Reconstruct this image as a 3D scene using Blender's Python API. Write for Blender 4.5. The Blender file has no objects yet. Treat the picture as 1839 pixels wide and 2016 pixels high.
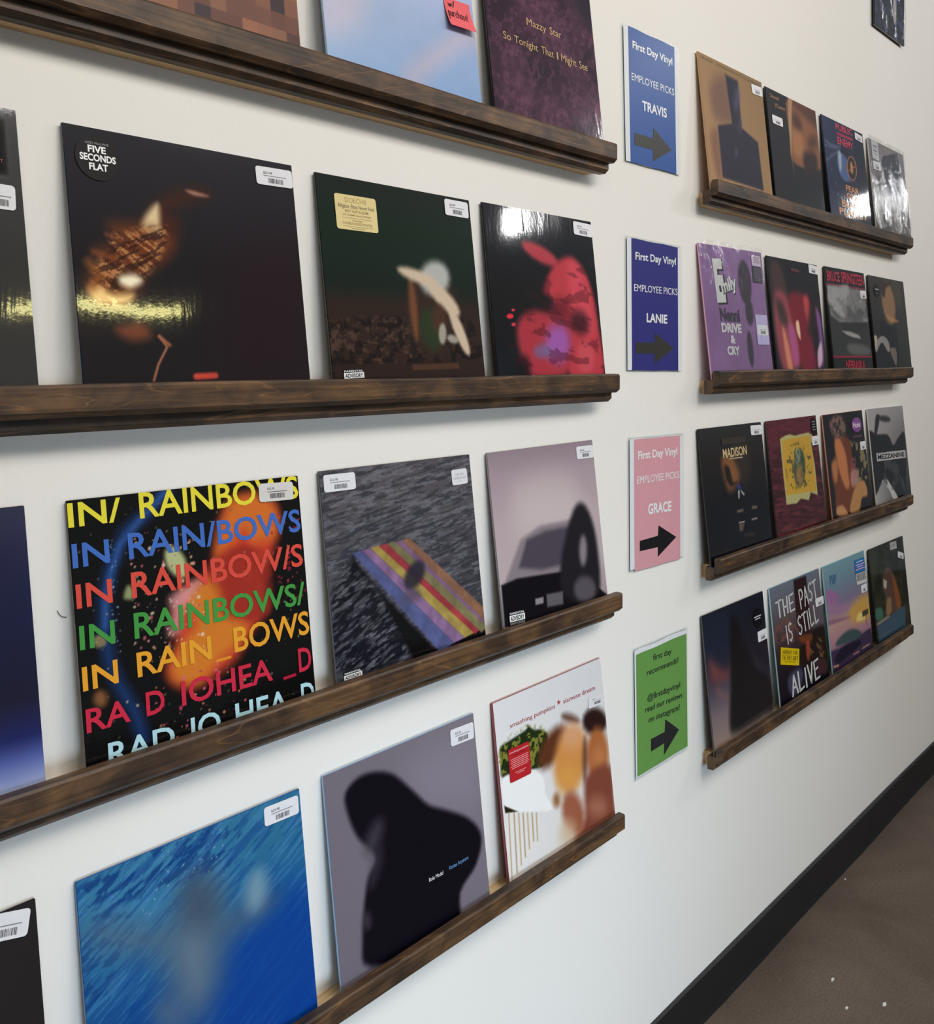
import bpy, bmesh, math, random
import numpy as np
from mathutils import Matrix, Vector
sc = bpy.context.scene
COL = sc.collection

# ------------------------------------------------------------------ camera, world, lights, exposure
W, H = 1839, 2016
cam = bpy.data.cameras.new('camera'); camo = bpy.data.objects.new('camera', cam); COL.objects.link(camo)
cam.sensor_fit = 'HORIZONTAL'; cam.sensor_width = 36.0
cam.lens = 1909.3573 / W * 36.0
cam.shift_x = -120.4555 / W; cam.shift_y = -202.5575 / W
cam.clip_start = .02
right = Vector((0.62981336, -0.77658864, -0.01565926)); down = Vector((-0.03918653, -0.01163296, -0.9991642)); fwd = Vector((0.7757574, 0.62990059, -0.03775841))
mt = Matrix((right, -down, -fwd)).transposed().to_4x4(); mt.translation = Vector((-0.1315, -1.0904, 1.5066))
camo.matrix_world = mt
sc.camera = camo
vs = sc.view_settings
vs.view_transform = 'Standard'; vs.look = 'None'; vs.exposure = 0.12; vs.gamma = 1.0; vs.use_curve_mapping = False
wd = bpy.data.worlds.new('world'); sc.world = wd; wd.use_nodes = True
bg = wd.node_tree.nodes['Background']; bg.inputs[0].default_value = (.86, .93, 1.0, 1); bg.inputs[1].default_value = .10
def area(name, loc, target, sx, sy, power, col, spread=180):
    l = bpy.data.lights.new(name, 'AREA'); l.shape = 'RECTANGLE'; l.size = sx; l.size_y = sy; l.energy = power; l.color = col; l.spread = math.radians(spread)
    o = bpy.data.objects.new(name, l); COL.objects.link(o); o.location = loc
    o.rotation_euler = (Vector(target) - Vector(loc)).to_track_quat('-Z', 'Y').to_euler(); return o
# added unseen light standing in for daylight, aimed low at the lower wall
area('low_daylight_fill', (-.3, -3.0, .9), (1.1, 0, .22), .9, 1.2, 8.5, (.66, .83, 1.0), 62)
# ceiling track lamps; broad ones on the left added for balance and softer shadows
for x, y, tx, p, s, c in ((4.9, -1.95, 3.4, 16, .2, (1, .99, 1)), (5.6, -3.4, 4.1, 15, .15, (1, .99, 1)), (8.8, -1.9, 7.3, 9, .2, (.97, .99, 1)),
                          (2.5, -2.5, 2.5, 14, .7, (1, .91, .84)), (1.3, -2.4, 1.3, 23, .7, (1, .97, .94)), (.6, -2.7, .6, 19, .7, (1, .96, .91)), (-.3, -3.5, -.1, 22, .7, (1, .92, .80)), (-1.3, -2.7, -1.0, 17, .7, (1, .90, .76))):
    area('track_and_fill_lamp', (x, y, 3.4), (tx, 0, 1.5), s, s, p, c)
# warm tube lamp far behind the viewer
area('tube_lamp', (3.75, -6.1, 3.33), (.9, 0, 1.6), 1.2, .06, 6, (1.0, .92, .38))

# ------------------------------------------------------------------ materials
def s2l(c): return c / 12.92 if c <= .04045 else ((c + .055) / 1.055) ** 2.4
def hexl(h): return tuple(s2l(int(h[i:i + 2], 16) / 255) for i in (1, 3, 5))
MATS = {}
def new_mat(name):
    m = bpy.data.materials.new(name); m.use_nodes = True
    nt = m.node_tree; return m, nt, nt.nodes['Principled BSDF']
def nd(nt, t, **k):
    n = nt.nodes.new(t)
    for a, b in k.items(): setattr(n, a, b)
    return n
def noise(nt, vec, scale, detail=4, rough=.55, dist=0):
    n = nd(nt, 'ShaderNodeTexNoise'); n.inputs['Scale'].default_value = scale; n.inputs['Detail'].default_value = detail
    n.inputs['Roughness'].default_value = rough; n.inputs['Distortion'].default_value = dist
    if vec: nt.links.new(vec, n.inputs['Vector'])
    return n
def ramp(nt, fac, stops):
    r = nd(nt, 'ShaderNodeValToRGB'); e = r.color_ramp.elements
    while len(e) > 1: e.remove(e[-1])
    e[0].position = stops[0][0]; e[0].color = (*hexl(stops[0][1]), 1)
    for p, c in stops[1:]:
        q = e.new(p); q.color = (*hexl(c), 1)
    nt.links.new(fac, r.inputs[0]); return r
def mapping(nt, scale, rnd=False):
    tc = nd(nt, 'ShaderNodeTexCoord'); mp = nd(nt, 'ShaderNodeMapping'); mp.inputs['Scale'].default_value = scale
    nt.links.new(tc.outputs['Object'], mp.inputs['Vector'])
    if rnd:
        oi = nd(nt, 'ShaderNodeObjectInfo'); ml = nd(nt, 'ShaderNodeMath', operation='MULTIPLY'); ml.inputs[1].default_value = 37.0
        nt.links.new(oi.outputs['Random'], ml.inputs[0]); nt.links.new(ml.outputs[0], mp.inputs['Location'])
    return mp.outputs['Vector']
def bump(nt, h, strength, dist, b):
    n = nd(nt, 'ShaderNodeBump'); n.inputs['Strength'].default_value = strength; n.inputs['Distance'].default_value = dist
    nt.links.new(h, n.inputs['Height'])
    if b is not None: nt.links.new(n.outputs[0], b)
    return n
def flat_mat(col, rough=.45, coat=0., name=None):
    k = ('f', col, rough, coat)
    if k not in MATS:
        m, nt, b = new_mat(name or 'print_ink'); v = mapping(nt, (1, 1, 1)); n = noise(nt, v, 60, 2)
        c = hexl(col); mx = nd(nt, 'ShaderNodeMix', data_type='RGBA')
        mx.inputs[6].default_value = (*[x * .95 for x in c], 1); mx.inputs[7].default_value = (*[min(1, x * 1.05) for x in c], 1)
        nt.links.new(n.outputs[0], mx.inputs[0]); nt.links.new(mx.outputs[2], b.inputs['Base Color'])
        b.inputs['Roughness'].default_value = rough; b.inputs['Specular IOR Level'].default_value = .2; b.inputs['Coat Weight'].default_value = coat; b.inputs['Coat Roughness'].default_value = .06
        MATS[k] = m
    return MATS[k]
def cover_mat(fin):
    if fin in MATS: return MATS[fin]
    m, nt, b = new_mat('cover_print_' + fin)
    a = nd(nt, 'ShaderNodeAttribute', attribute_name='ink'); nt.links.new(a.outputs['Color'], b.inputs['Base Color'])
    v = mapping(nt, (1, 1, 1), True)
    if fin == 'satin':
        b.inputs['Roughness'].default_value = .4; b.inputs['Specular IOR Level'].default_value = .25
        n = noise(nt, v, 5, 2); bump(nt, n.outputs[0], .25, .004, b.inputs['Normal'])
    else:
        b.inputs['Roughness'].default_value = .5; b.inputs['Specular IOR Level'].default_value = .08
        b.inputs['Coat Weight'].default_value = 1.0 if fin == 'gloss' else .25; b.inputs['Coat Roughness'].default_value = .05 if fin == 'gloss' else .08
        n1 = noise(nt, v, 3.0, 1); n2 = noise(nt, v, 140 if fin == 'gloss' else 45, 3, .6)
        v2 = mapping(nt, (1, 1, .25), True); n3 = noise(nt, v2, 22 if fin == 'gloss' else 30, 3, .6, 1.0)
        s1 = nd(nt, 'ShaderNodeMath', operation='MULTIPLY'); s1.inputs[1].default_value = .006; nt.links.new(n1.outputs[0], s1.inputs[0])
        s2 = nd(nt, 'ShaderNodeMath', operation='MULTIPLY_ADD'); s2.inputs[1].default_value = .00003 if fin == 'gloss' else .0008; nt.links.new(n2.outputs[0], s2.inputs[0]); nt.links.new(s1.outputs[0], s2.inputs[2])
        s3 = nd(nt, 'ShaderNodeMath', operation='MULTIPLY_ADD'); s3.inputs[1].default_value = .00025 if fin == 'gloss' else .003; nt.links.new(n3.outputs[0], s3.inputs[0]); nt.links.new(s2.outputs[0], s3.inputs[2])
        bump(nt, s3.outputs[0], .8, 1.0, b.inputs['Coat Normal'])
    MATS[fin] = m; return m
def wood_mat(tan=False):
    k = 'wood%d' % tan
    if k in MATS: return MATS[k]
    m, nt, b = new_mat('bare_pine' if tan else 'stained_pine')
    v = mapping(nt, (1.0, 9.0, 9.0), True)
    n = noise(nt, v, 1.3, 3, .5, .6)
    # growth rings: contour lines of a stretched noise
    mu = nd(nt, 'ShaderNodeMath', operation='MULTIPLY'); mu.inputs[1].default_value = 15.0; nt.links.new(n.outputs[0], mu.inputs[0])
    fr = nd(nt, 'ShaderNodeMath', operation='FRACT'); nt.links.new(mu.outputs[0], fr.inputs[0])
    v2 = mapping(nt, (3.0, 120.0, 120.0), True); fine = noise(nt, v2, 1.5, 3, .6)
    v3 = mapping(nt, (5.0, 9.0, 9.0), True); blot = noise(nt, v3, 2.0, 4, .6, .5)
    if tan:
        r = ramp(nt, fr.outputs[0], ((0, '#d8b88c'), (.8, '#ccaa7c'), (1, '#b8966c')))
        nt.links.new(r.outputs[0], b.inputs['Base Color']); b.inputs['Roughness'].default_value = .7
    else:
        r1 = ramp(nt, blot.outputs[0], ((.28, '#261c16'), (.45, '#423022'), (.58, '#60452c'), (.75, '#785836')))
        r2 = ramp(nt, fr.outputs[0], ((0, '#8a6238'), (.06, '#4a3220'), (.5, '#ffffff'), (.9, '#c8b8a8'), (1, '#8a6238')))
        r3 = ramp(nt, fr.outputs[0], ((0, '#ffffff'), (.05, '#404040'), (.10, '#000000'), (.94, '#000000'), (1, '#c0c0c0')))
        mx = nd(nt, 'ShaderNodeMix', data_type='RGBA'); mf = nd(nt, 'ShaderNodeMath', operation='MULTIPLY'); mf.inputs[1].default_value = .75
        nt.links.new(r3.outputs[0], mf.inputs[0]); nt.links.new(mf.outputs[0], mx.inputs[0]); nt.links.new(r1.outputs[0], mx.inputs[6]); mx.inputs[7].default_value = (*hexl('#86603a'), 1)
        m2 = nd(nt, 'ShaderNodeMix', data_type='RGBA', blend_type='MULTIPLY'); m2.inputs[0].default_value = .75
        rf = ramp(nt, fine.outputs[0], ((.3, '#8a8a8a'), (.6, '#ffffff')))
        nt.links.new(mx.outputs[2], m2.inputs[6]); nt.links.new(rf.outputs[0], m2.inputs[7]); nt.links.new(m2.outputs[2], b.inputs['Base Color'])
        b.inputs['Roughness'].default_value = .5
        bump(nt, fine.outputs[0], .25, .002, b.inputs['Normal'])
    MATS[k] = m; return m
def wall_mat():
    m, nt, b = new_mat('white_wall_paint'); v = mapping(nt, (1, 1, 1)); n = noise(nt, v, 1.2, 3)
    r = ramp(nt, n.outputs[0], ((.3, '#e4e1db'), (.7, '#e8e6e1'))); nt.links.new(r.outputs[0], b.inputs['Base Color'])
    b.inputs['Roughness'].default_value = .75; n2 = noise(nt, v, 170, 3); bump(nt, n2.outputs[0], .25, .0012, b.inputs['Normal']); return m
def floor_mat():
    m, nt, b = new_mat('brown_concrete'); v = mapping(nt, (1, 1, 1)); n = noise(nt, v, 3.0, 6, .6, .8)
    r = ramp(nt, n.outputs[0], ((.3, '#54463b'), (.5, '#62544a'), (.72, '#6e5f53')))
    n2 = noise(nt, v, 160, 3); r2 = ramp(nt, n2.outputs[0], ((.35, '#c8c8c8'), (.6, '#ffffff')))
    mx = nd(nt, 'ShaderNodeMix', data_type='RGBA', blend_type='MULTIPLY'); mx.inputs[0].default_value = .7
    nt.links.new(r.outputs[0], mx.inputs[6]); nt.links.new(r2.outputs[0], mx.inputs[7]); nt.links.new(mx.outputs[2], b.inputs['Base Color'])
    b.inputs['Roughness'].default_value = .6; bump(nt, n.outputs[0], .2, .01, b.inputs['Normal']); return m
def base_mat():
    m, nt, b = new_mat('black_baseboard'); v = mapping(nt, (6, 6, 14)); n = noise(nt, v, 2.2, 5, .75)
    r = ramp(nt, n.outputs[0], ((.0, '#0f1114'), (.72, '#14161a'), (.75, '#7a7a78'), (1, '#8a8a88')))
    nt.links.new(r.outputs[0], b.inputs['Base Color']); b.inputs['Roughness'].default_value = .45; return m
def clear_mat(name, wr=0):
    if name in MATS: return MATS[name]
    m, nt, b = new_mat(name); nt.nodes.remove(b); out = nt.nodes['Material Output']
    t = nd(nt, 'ShaderNodeBsdfTransparent'); g = nd(nt, 'ShaderNodeBsdfGlossy'); g.inputs['Roughness'].default_value = .12 if wr else .3
    f = nd(nt, 'ShaderNodeFresnel'); f.inputs[0].default_value = 1.45 if wr else 1.12; mx = nd(nt, 'ShaderNodeMixShader')
    t.inputs[0].default_value = (.96, .97, .97, 1)
    gm = nd(nt, 'ShaderNodeNewGeometry'); sb = nd(nt, 'ShaderNodeMath', operation='SUBTRACT'); sb.inputs[0].default_value = 1.0; nt.links.new(gm.outputs['Backfacing'], sb.inputs[1])
    ml = nd(nt, 'ShaderNodeMath', operation='MULTIPLY'); nt.links.new(f.outputs[0], ml.inputs[0]); nt.links.new(sb.outputs[0], ml.inputs[1])
    nt.links.new(ml.outputs[0], mx.inputs[0]); nt.links.new(t.outputs[0], mx.inputs[1]); nt.links.new(g.outputs[0], mx.inputs[2]); nt.links.new(mx.outputs[0], out.inputs[0])
    if wr:
        v = mapping(nt, (1, 1, .5), True); n = noise(nt, v, 28, 4, .6, 1.2); bp = bump(nt, n.outputs[0], 1.0, wr, None)
        nt.links.new(bp.outputs[0], g.inputs['Normal']); nt.links.new(bp.outputs[0], f.inputs['Normal'])
    MATS[name] = m; return m

# ------------------------------------------------------------------ object helpers
def link(name, me, parent=None, mat=None, **pr):
    o = bpy.data.objects.new(name, me); COL.objects.link(o)
    if mat and not me.materials: me.materials.append(mat)
    if parent: o.parent = parent
    for k, v in pr.items(): o[k] = v
    return o
def mesh(name, vs_, fs): 
    me = bpy.data.meshes.new(name); me.from_pydata(vs_, [], fs); me.update(); return me
def box(name, x0, x1, y0, y1, z0, z1, bev=0.):
    bm = bmesh.new(); bmesh.ops.create_cube(bm, size=1)
    for v in bm.verts: v.co = Vector(((x0 + x1) / 2 + v.co.x * (x1 - x0), (y0 + y1) / 2 + v.co.y * (y1 - y0), (z0 + z1) / 2 + v.co.z * (z1 - z0)))
    if bev: bmesh.ops.bevel(bm, geom=list(bm.edges), offset=bev, segments=2, affect='EDGES')
    me = bpy.data.meshes.new(name); bm.to_mesh(me); bm.free(); return me
def slab(name, pts, y, th):
    """flat outline (x,z) at depth y, thickness th towards the wall"""
    n = len(pts); a = sum(pts[i][0] * pts[(i + 1) % n][1] - pts[(i + 1) % n][0] * pts[i][1] for i in range(n))
    if a < 0: pts = pts[::-1]
    vs_ = [(x, y, z) for x, z in pts] + [(x, y + th, z) for x, z in pts]
    fs = [tuple(range(n)), tuple(range(2 * n - 1, n - 1, -1))] + [(i, n + i, n + (i + 1) % n, (i + 1) % n) for i in range(n)]
    return mesh(name, vs_, fs)
def rrect(w, h, r, k=4):
    out = []
    for cx, cz, a0 in ((w - r, r, -90), (w - r, h - r, 0), (r, h - r, 90), (r, r, 180)):
        for i in range(k + 1):
            a = math.radians(a0 + 90 * i / k); out.append((cx + r * math.cos(a), cz + r * math.sin(a)))
    return out
def place(pts, x, z, ang):
    c, s = math.cos(ang), math.sin(ang); return [(x + p[0] * c - p[1] * s, z + p[0] * s + p[1] * c) for p in pts]
STK = {'A': [[(0, 0), (.5, 1), (1, 0)], [(.2, .38), (.85, .42)]], 'D': [[(.1, 0), (.1, 1), (.6, .95), (.95, .55), (.6, .08), (.1, 0)]], 'E': [[(.95, 1), (.1, .97), (.12, 0), (.98, .03)], [(.12, .5), (.75, .55)]],
 'F': [[(.95, 1), (.1, .97), (.12, 0)], [(.12, .5), (.75, .55)]], 'H': [[(.1, 1), (.15, 0)], [(.9, 1), (.85, 0)], [(.12, .5), (.88, .5)]], 'I': [[(.5, 1), (.5, 0)]], 'L': [[(.1, 1), (.15, 0), (.95, .08)]],
 'N': [[(.1, 0), (.1, 1), (.9, 0), (.9, 1)]], 'O': [[(.5, 1), (.12, .75), (.1, .3), (.5, 0), (.9, .3), (.88, .75), (.5, 1)]], 'P': [[(.15, 0), (.1, 1), (.7, .98), (.95, .75), (.7, .5), (.12, .45)]],
 'R': [[(.12, 0), (.1, 1), (.7, .98), (.92, .75), (.7, .52), (.12, .48)], [(.5, .5), (.95, 0)]], 'S': [[(.92, .88), (.55, 1), (.12, .78), (.3, .56), (.75, .45), (.9, .22), (.5, 0), (.1, .12)]], 'T': [[(0, .96), (1, 1)], [(.5, .98), (.52, 0)]],
 'U': [[(.1, 1), (.12, .25), (.5, 0), (.88, .25), (.9, 1)]], 'V': [[(.05, 1), (.5, 0), (.95, 1)]], 'Y': [[(.05, 1), (.5, .5), (.95, 1)], [(.5, .5), (.5, 0)]], 'C': [[(.9, .85), (.5, 1), (.12, .6), (.2, .15), (.6, 0), (.92, .15)]],
 'w': [[(.0, .6), (.25, 0), (.5, .45), (.75, 0), (1, .6)]], '/': [[(.1, -.1), (.9, 1)]], 'p': [[(.2, .6), (.15, -.45)], [(.2, .5), (.6, .62), (.9, .3), (.6, 0), (.2, .1)]], 'u': [[(.1, .6), (.15, .1), (.5, 0), (.85, .15), (.9, .6)], [(.9, .6), (.95, 0)]],
 'r': [[(.2, .6), (.2, 0)], [(.2, .4), (.6, .6), (.9, .5)]], 'c': [[(.9, .5), (.5, .6), (.12, .3), (.4, 0), (.9, .1)]], 'h': [[(.15, 1), (.15, 0)], [(.15, .4), (.55, .6), (.85, .4), (.88, 0)]], 'a': [[(.9, .6), (.3, .55), (.1, .2), (.5, 0), (.88, .3)], [(.9, .6), (.95, 0)]],
 's': [[(.85, .55), (.4, .6), (.3, .38), (.8, .2), (.6, 0), (.1, .05)]], 'e': [[(.1, .3), (.85, .35), (.6, .6), (.2, .5), (.15, .1), (.6, 0), (.9, .12)]], '!': [[(.5, 1), (.45, .3)], [(.45, .05), (.47, 0)]],
 'n': [[(.15, .6), (.15, 0)], [(.15, .4), (.55, .6), (.85, .4), (.88, 0)]], 'o': [[(.5, .6), (.12, .3), (.5, 0), (.88, .3), (.5, .6)]], 'd': [[(.85, 1), (.88, 0)], [(.85, .5), (.4, .6), (.1, .3), (.4, 0), (.85, .1)]], 'i': [[(.5, .6), (.5, 0)], [(.5, .85), (.52, .8)]],
 "'": [[(.5, 1), (.4, .75)]], 'v': [[(.1, .6), (.5, 0), (.9, .6)]], 'g': [[(.85, .5), (.4, .6), (.1, .3), (.4, 0), (.85, .1)], [(.88, .6), (.85, -.4), (.2, -.35)]]}
NAR = {'I': .45, '!': .4, "'": .35, 'i': .4, '/': .6}
TXT = {}
def glyphs(txt, bold, style):
    """unit text mesh: x from 0 to 1, capital height 1; returns verts, faces"""
    k = (txt, bold, style)
    if k in TXT: return TXT[k]
    V_, F_ = [], []
    if style == 'hand':
        rg = random.Random(len(txt) * 7 + 3); x = 0; lw = .055
        tot = sum((.55 if ch == ' ' else NAR.get(ch, .85)) for ch in txt)
        for ch in txt:
            wd_ = .55 if ch == ' ' else NAR.get(ch, .85)
            for st in STK.get(ch, []):
                dz = rg.uniform(-.04, .04)
                P = [Vector(((x + wd_ * (.08 + .8 * p[0])) / tot, p[1] + dz)) for p in st]
                ax = .6 / max(1, tot) 
                for a, b in zip(P, P[1:]):
                    dx, dz_ = (b.x - a.x) * tot * .62, b.y - a.y; ln = math.hypot(dx, dz_) or 1e-6; nx, nz = -dz_ / ln * lw / (tot * .62), dx / ln * lw
                    ex, ez = (b.x - a.x) / ln * lw * .7, dz_ / ln * lw * .7
                    i = len(V_); V_ += [(a.x - nx - ex, a.y - nz - ez), (b.x - nx + ex, b.y - nz + ez), (b.x + nx + ex, b.y + nz + ez), (a.x + nx - ex, a.y + nz - ez)]; F_.append((i, i + 1, i + 2, i + 3))
            x += wd_
    else:
        cu = bpy.data.curves.new('lettering', 'FONT'); cu.body = txt; cu.size = 1; cu.resolution_u = 3; cu.offset = bold; cu.fill_mode = 'FRONT'
        o = bpy.data.objects.new('tmp', cu); me = o.to_mesh()
        V_ = [(v.co.x, v.co.y / .72) for v in me.vertices]; F_ = [tuple(p.vertices) for p in me.polygons]
        o.to_mesh_clear(); bpy.data.objects.remove(o); bpy.data.curves.remove(cu)
        def ar(f):
            return sum(V_[f[i]][0] * V_[f[(i + 1) % len(f)]][1] - V_[f[(i + 1) % len(f)]][0] * V_[f[i]][1] for i in range(len(f)))
        pos_ = [f for f in F_ if ar(f) > 0]; neg_ = [f for f in F_ if ar(f) < 0]
        F_ = pos_ if len(pos_) >= len(neg_) else neg_
        if not V_: V_, F_ = [(0, 0), (1, 0), (1, 1)], [(0, 1, 2)]
        x0 = min(v[0] for v in V_); x1 = max(v[0] for v in V_); V_ = [((v[0] - x0) / (x1 - x0), v[1]) for v in V_]
    TXT[k] = (V_, F_); return TXT[k]
def text(parent, txt, x, z, L, h, ang, col, bold, style, y, name='lettering', coat=.6):
    V_, F_ = glyphs(txt, bold, style)
    pts = place([(a * L, b * h) for a, b in V_], x, z, ang)
    me = mesh(name, [(p[0], y, p[1]) for p in pts], F_)
    return link(name, me, parent, flat_mat(col, .4, coat))
def bars(x, z, w, h, ang, y, seed):
    rg = random.Random(seed); p = 0; V_, F_ = [], []
    while p < .97:
        bw = rg.choice((.02, .03, .05))
        q = place([(p * w, 0), (min(1, p + bw) * w, 0), (min(1, p + bw) * w, h), (p * w, h)], x, z, ang)
        i = len(V_); V_ += [(a, y, b) for a, b in q]; F_.append((i, i + 1, i + 2, i + 3)); p += bw + rg.choice((.02, .03, .04))
    return mesh('barcode', V_, F_)
def kids(sticker, ks, x, z, w, h, ang, y, circle=False):
    for n, k in enumerate(ks):
        yy = y - .00012 * (1 + (n if any(q[0] == 'box' for q in ks) else 0))
        def pos(a, b):
            return place([(a * w, b * h)], x, z, ang)[0]
        if k[0] == 'T':
            a, b = pos(k[2], k[3]); text(sticker, k[1], a, b, k[4] * w, k[5] * h, ang, k[6], k[7], k[8] if len(k) > 8 else '', yy, 'lettering', 0.)
        elif k[0] in ('bar', 'box'):
            q = place([(k[1] * w, k[2] * h), ((k[1] + k[3]) * w, k[2] * h), ((k[1] + k[3]) * w, (k[2] + k[4]) * h), (k[1] * w, (k[2] + k[4]) * h)], x, z, ang)
            link('printed_line' if k[0] == 'bar' else 'printed_block', mesh('l', [(a, yy, b) for a, b in q], [(0, 1, 2, 3)]), sticker, flat_mat(k[5], .5))
        elif k[0] == 'barcode':
            a, b = pos(k[1], k[2]); link('barcode', bars(a, b, k[3] * w, k[4] * h, ang, yy, int(x * 9999)), sticker, flat_mat('#2a2a2e', .5))
def build_parts(parent, parts, ox, y0=-.0007, coat=.6):
    for p in parts:
        y0 -= .00004
        if p[0] == 'T':
            text(parent, p[1], p[2] - ox, p[3], p[4], p[5], p[6], p[7], p[8], p[9], y0, 'lettering', coat)
        elif p[0] == 'R':
            _, name, x, z, w, h, ang, col, rad, th, ks, lab = p; x -= ox
            pts = place(rrect(w, h, min(rad, w * .3, h * .3)), x, z, ang)
            o = link(name, slab(name, pts, y0 - .0003 - th, th), parent, flat_mat(col, .4, .3))
            kids(o, ks, x, z, w, h, ang, y0 - .0003 - th)
        elif p[0] == 'O':
            _, name, x, z, r1, r2, col, ks, lab = p; x -= ox
            pts = [(x + r1 * math.cos(t * math.pi / 20), z + r2 * math.sin(t * math.pi / 20)) for t in range(40)]
            o = link(name, slab(name, pts, y0 - .0006, .0003), parent, flat_mat(col, .5, .0)); kids(o, ks, x, z, r1, r2, 0, y0 - .0006)

# ------------------------------------------------------------------ cover printing (colour per vertex of a fine grid)
def hexa(h): return np.array([int(h[i:i + 2], 16) / 255 for i in (1, 3, 5)])
def vnoise(u, v, seed, oct_=4):
    rg = np.random.RandomState(seed); out = 0; a = 1; tot = 0
    for k in range(oct_):
        g = rg.rand(64, 64); x = u * 2 ** k + rg.rand() * 50 + 500; y = v * 2 ** k + rg.rand() * 50 + 500
        xi = np.floor(x).astype(int); yi = np.floor(y).astype(int); fx = x - xi; fy = y - yi; fx = fx * fx * (3 - 2 * fx); fy = fy * fy * (3 - 2 * fy)
        G = lambda i, j: g[i % 64, j % 64]
        out = out + a * ((G(xi, yi) * (1 - fx) + G(xi + 1, yi) * fx) * (1 - fy) + (G(xi, yi + 1) * (1 - fx) + G(xi + 1, yi + 1) * fx) * fy)
        tot += a; a *= .55
    out = out / tot; return .5 + (out - .5) * 1.6
def sdist(U, V, P):
    P = np.array(P); n = len(P); d = np.full(U.shape, 1e9); ins = np.zeros(U.shape, bool)
    for i in range(n):
        a, b = P[i], P[(i + 1) % n]; e = b - a; L = e @ e + 1e-12
        t = np.clip(((U - a[0]) * e[0] + (V - a[1]) * e[1]) / L, 0, 1); d = np.minimum(d, (U - a[0] - t * e[0]) ** 2 + (V - a[1] - t * e[1]) ** 2)
        if a[1] != b[1]:
            c = ((a[1] > V) != (b[1] > V)) & (U < (b[0] - a[0]) * (V - a[1]) / (b[1] - a[1]) + a[0]); ins ^= c
    d = np.sqrt(d); return np.where(ins, -d, d)
def smooth(P, k=4):
    P = np.array(P); n = len(P); out = []
    for i in range(n):
        p0, p1, p2, p3 = P[i - 1], P[i], P[(i + 1) % n], P[(i + 2) % n]
        for t in np.arange(k) / k: out.append(.5 * (2 * p1 + (p2 - p0) * t + (2 * p0 - 5 * p1 + 4 * p2 - p3) * t * t + (3 * p1 - p0 - 3 * p2 + p3) * t ** 3))
    return out
def paint(ops, n):
    g = (np.arange(n)) / (n - 1); U, V = np.meshgrid(g, g); C = np.zeros((n, n, 3)) + .5; px = 1.2 / n
    def region(P, s):
        P = np.array(P); lo = P.min(0) - 2.5 * s - px; hi = P.max(0) + 2.5 * s + px
        j0, j1 = np.clip([int(lo[0] * n), int(hi[0] * n) + 2], 0, n); i0, i1 = np.clip([int(lo[1] * n), int(hi[1] * n) + 2], 0, n); return slice(i0, i1), slice(j0, j1)
    def comp(sl, col, a): C[sl] = C[sl] * (1 - a[..., None]) + hexa(col) * a[..., None]
    def mask(P): 
        return 1. if P is None else np.clip(.5 - sdist(U, V, smooth(P, 2)) / .03, 0, 1)
    def rotuv(su, sv, ang):
        c, s = math.cos(math.radians(ang)), math.sin(math.radians(ang)); return (U * c - V * s) * su, (U * s + V * c) * sv
    for o in ops:
        k = o[0]
        if k == 'F': C[:] = hexa(o[1])
        elif k == 'G':
            a, b, c, e = map(hexa, o[1:5]); C[:] = ((a * (1 - U[..., None]) + b * U[..., None]) * V[..., None] + (c * (1 - U[..., None]) + e * U[..., None]) * (1 - V[..., None]))
        elif k == 'V':
            xs = [s[0] for s in o[1]]; cs = np.array([hexa(s[1]) for s in o[1]])
            for ch in range(3): C[..., ch] = np.interp(V, xs, cs[:, ch])
        elif k in 'PB':
            P = smooth(o[1]) if k == 'B' else o[1]; s = max(o[3], px * .6); sl = region(P, s)
            if C[sl].size: comp(sl, o[2], o[4] * (lambda t: t * t * (3 - 2 * t))(np.clip(.5 - sdist(U[sl], V[sl], P) / (2 * s), 0, 1)))
        elif k == 'L':
            P = np.array(o[1]); s = max(o[4], px * .6); sl = region(P, s + o[2])
            if not C[sl].size: continue
            u, v = U[sl], V[sl]; dd = np.full(u.shape, 1e9)
            for a, b in zip(P[:-1], P[1:]):
                e = b - a; t = np.clip(((u - a[0]) * e[0] + (v - a[1]) * e[1]) / (e @ e + 1e-12), 0, 1); dd = np.minimum(dd, np.hypot(u - a[0] - t * e[0], v - a[1] - t * e[1]))
            comp(sl, o[3], o[5] * np.clip(.5 - (dd - o[2]) / (2 * s), 0, 1))
        elif k == 'N':
            a, b = rotuv(o[2], o[3], o[4]); m = mask(o[6]); C *= (1 + (vnoise(a, b, o[5]) - .5) * 2 * o[1] * m)[..., None]
        elif k == 'C':
            a, b = rotuv(o[2], o[3], o[4]); t = np.clip((vnoise(a, b, o[5]) - o[6]) / (2 * o[7]) + .5, 0, 1); comp((slice(None), slice(None)), o[1], t * o[8] * mask(o[9]))
        elif k == 'S':
            rg = random.Random(o[2])
            for _ in range(o[1]):
                cu, cv = rg.uniform(o[3], o[5]), rg.uniform(o[4], o[6]); r = rg.uniform(o[7], o[8]) if rg.random() < .85 else o[8] * 1.3; an = rg.uniform(0, 3.14); q = rg.uniform(.4, 1); col = rg.choice(o[9])
                sl = region([(cu, cv)], r); u, v = U[sl] - cu, V[sl] - cv
                if u.size: comp(sl, col, .9 * np.clip(.5 - (np.hypot(u * math.cos(an) + v * math.sin(an), (v * math.cos(an) - u * math.sin(an)) / q) - r) / px, 0, 1))
        elif k == 'M':
            rg = np.random.RandomState(o[3]); idx = rg.randint(0, len(o[4]), (o[2] + 1, o[1] + 1)); cs = np.array([hexa(c) for c in o[4]])
            C[:] = cs[idx[(V * o[2]).astype(int), (U * o[1]).astype(int)]]
    C = np.clip(C, 0, 1); return np.where(C <= .04045, C / 12.92, ((C + .055) / 1.055) ** 2.4)
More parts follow.
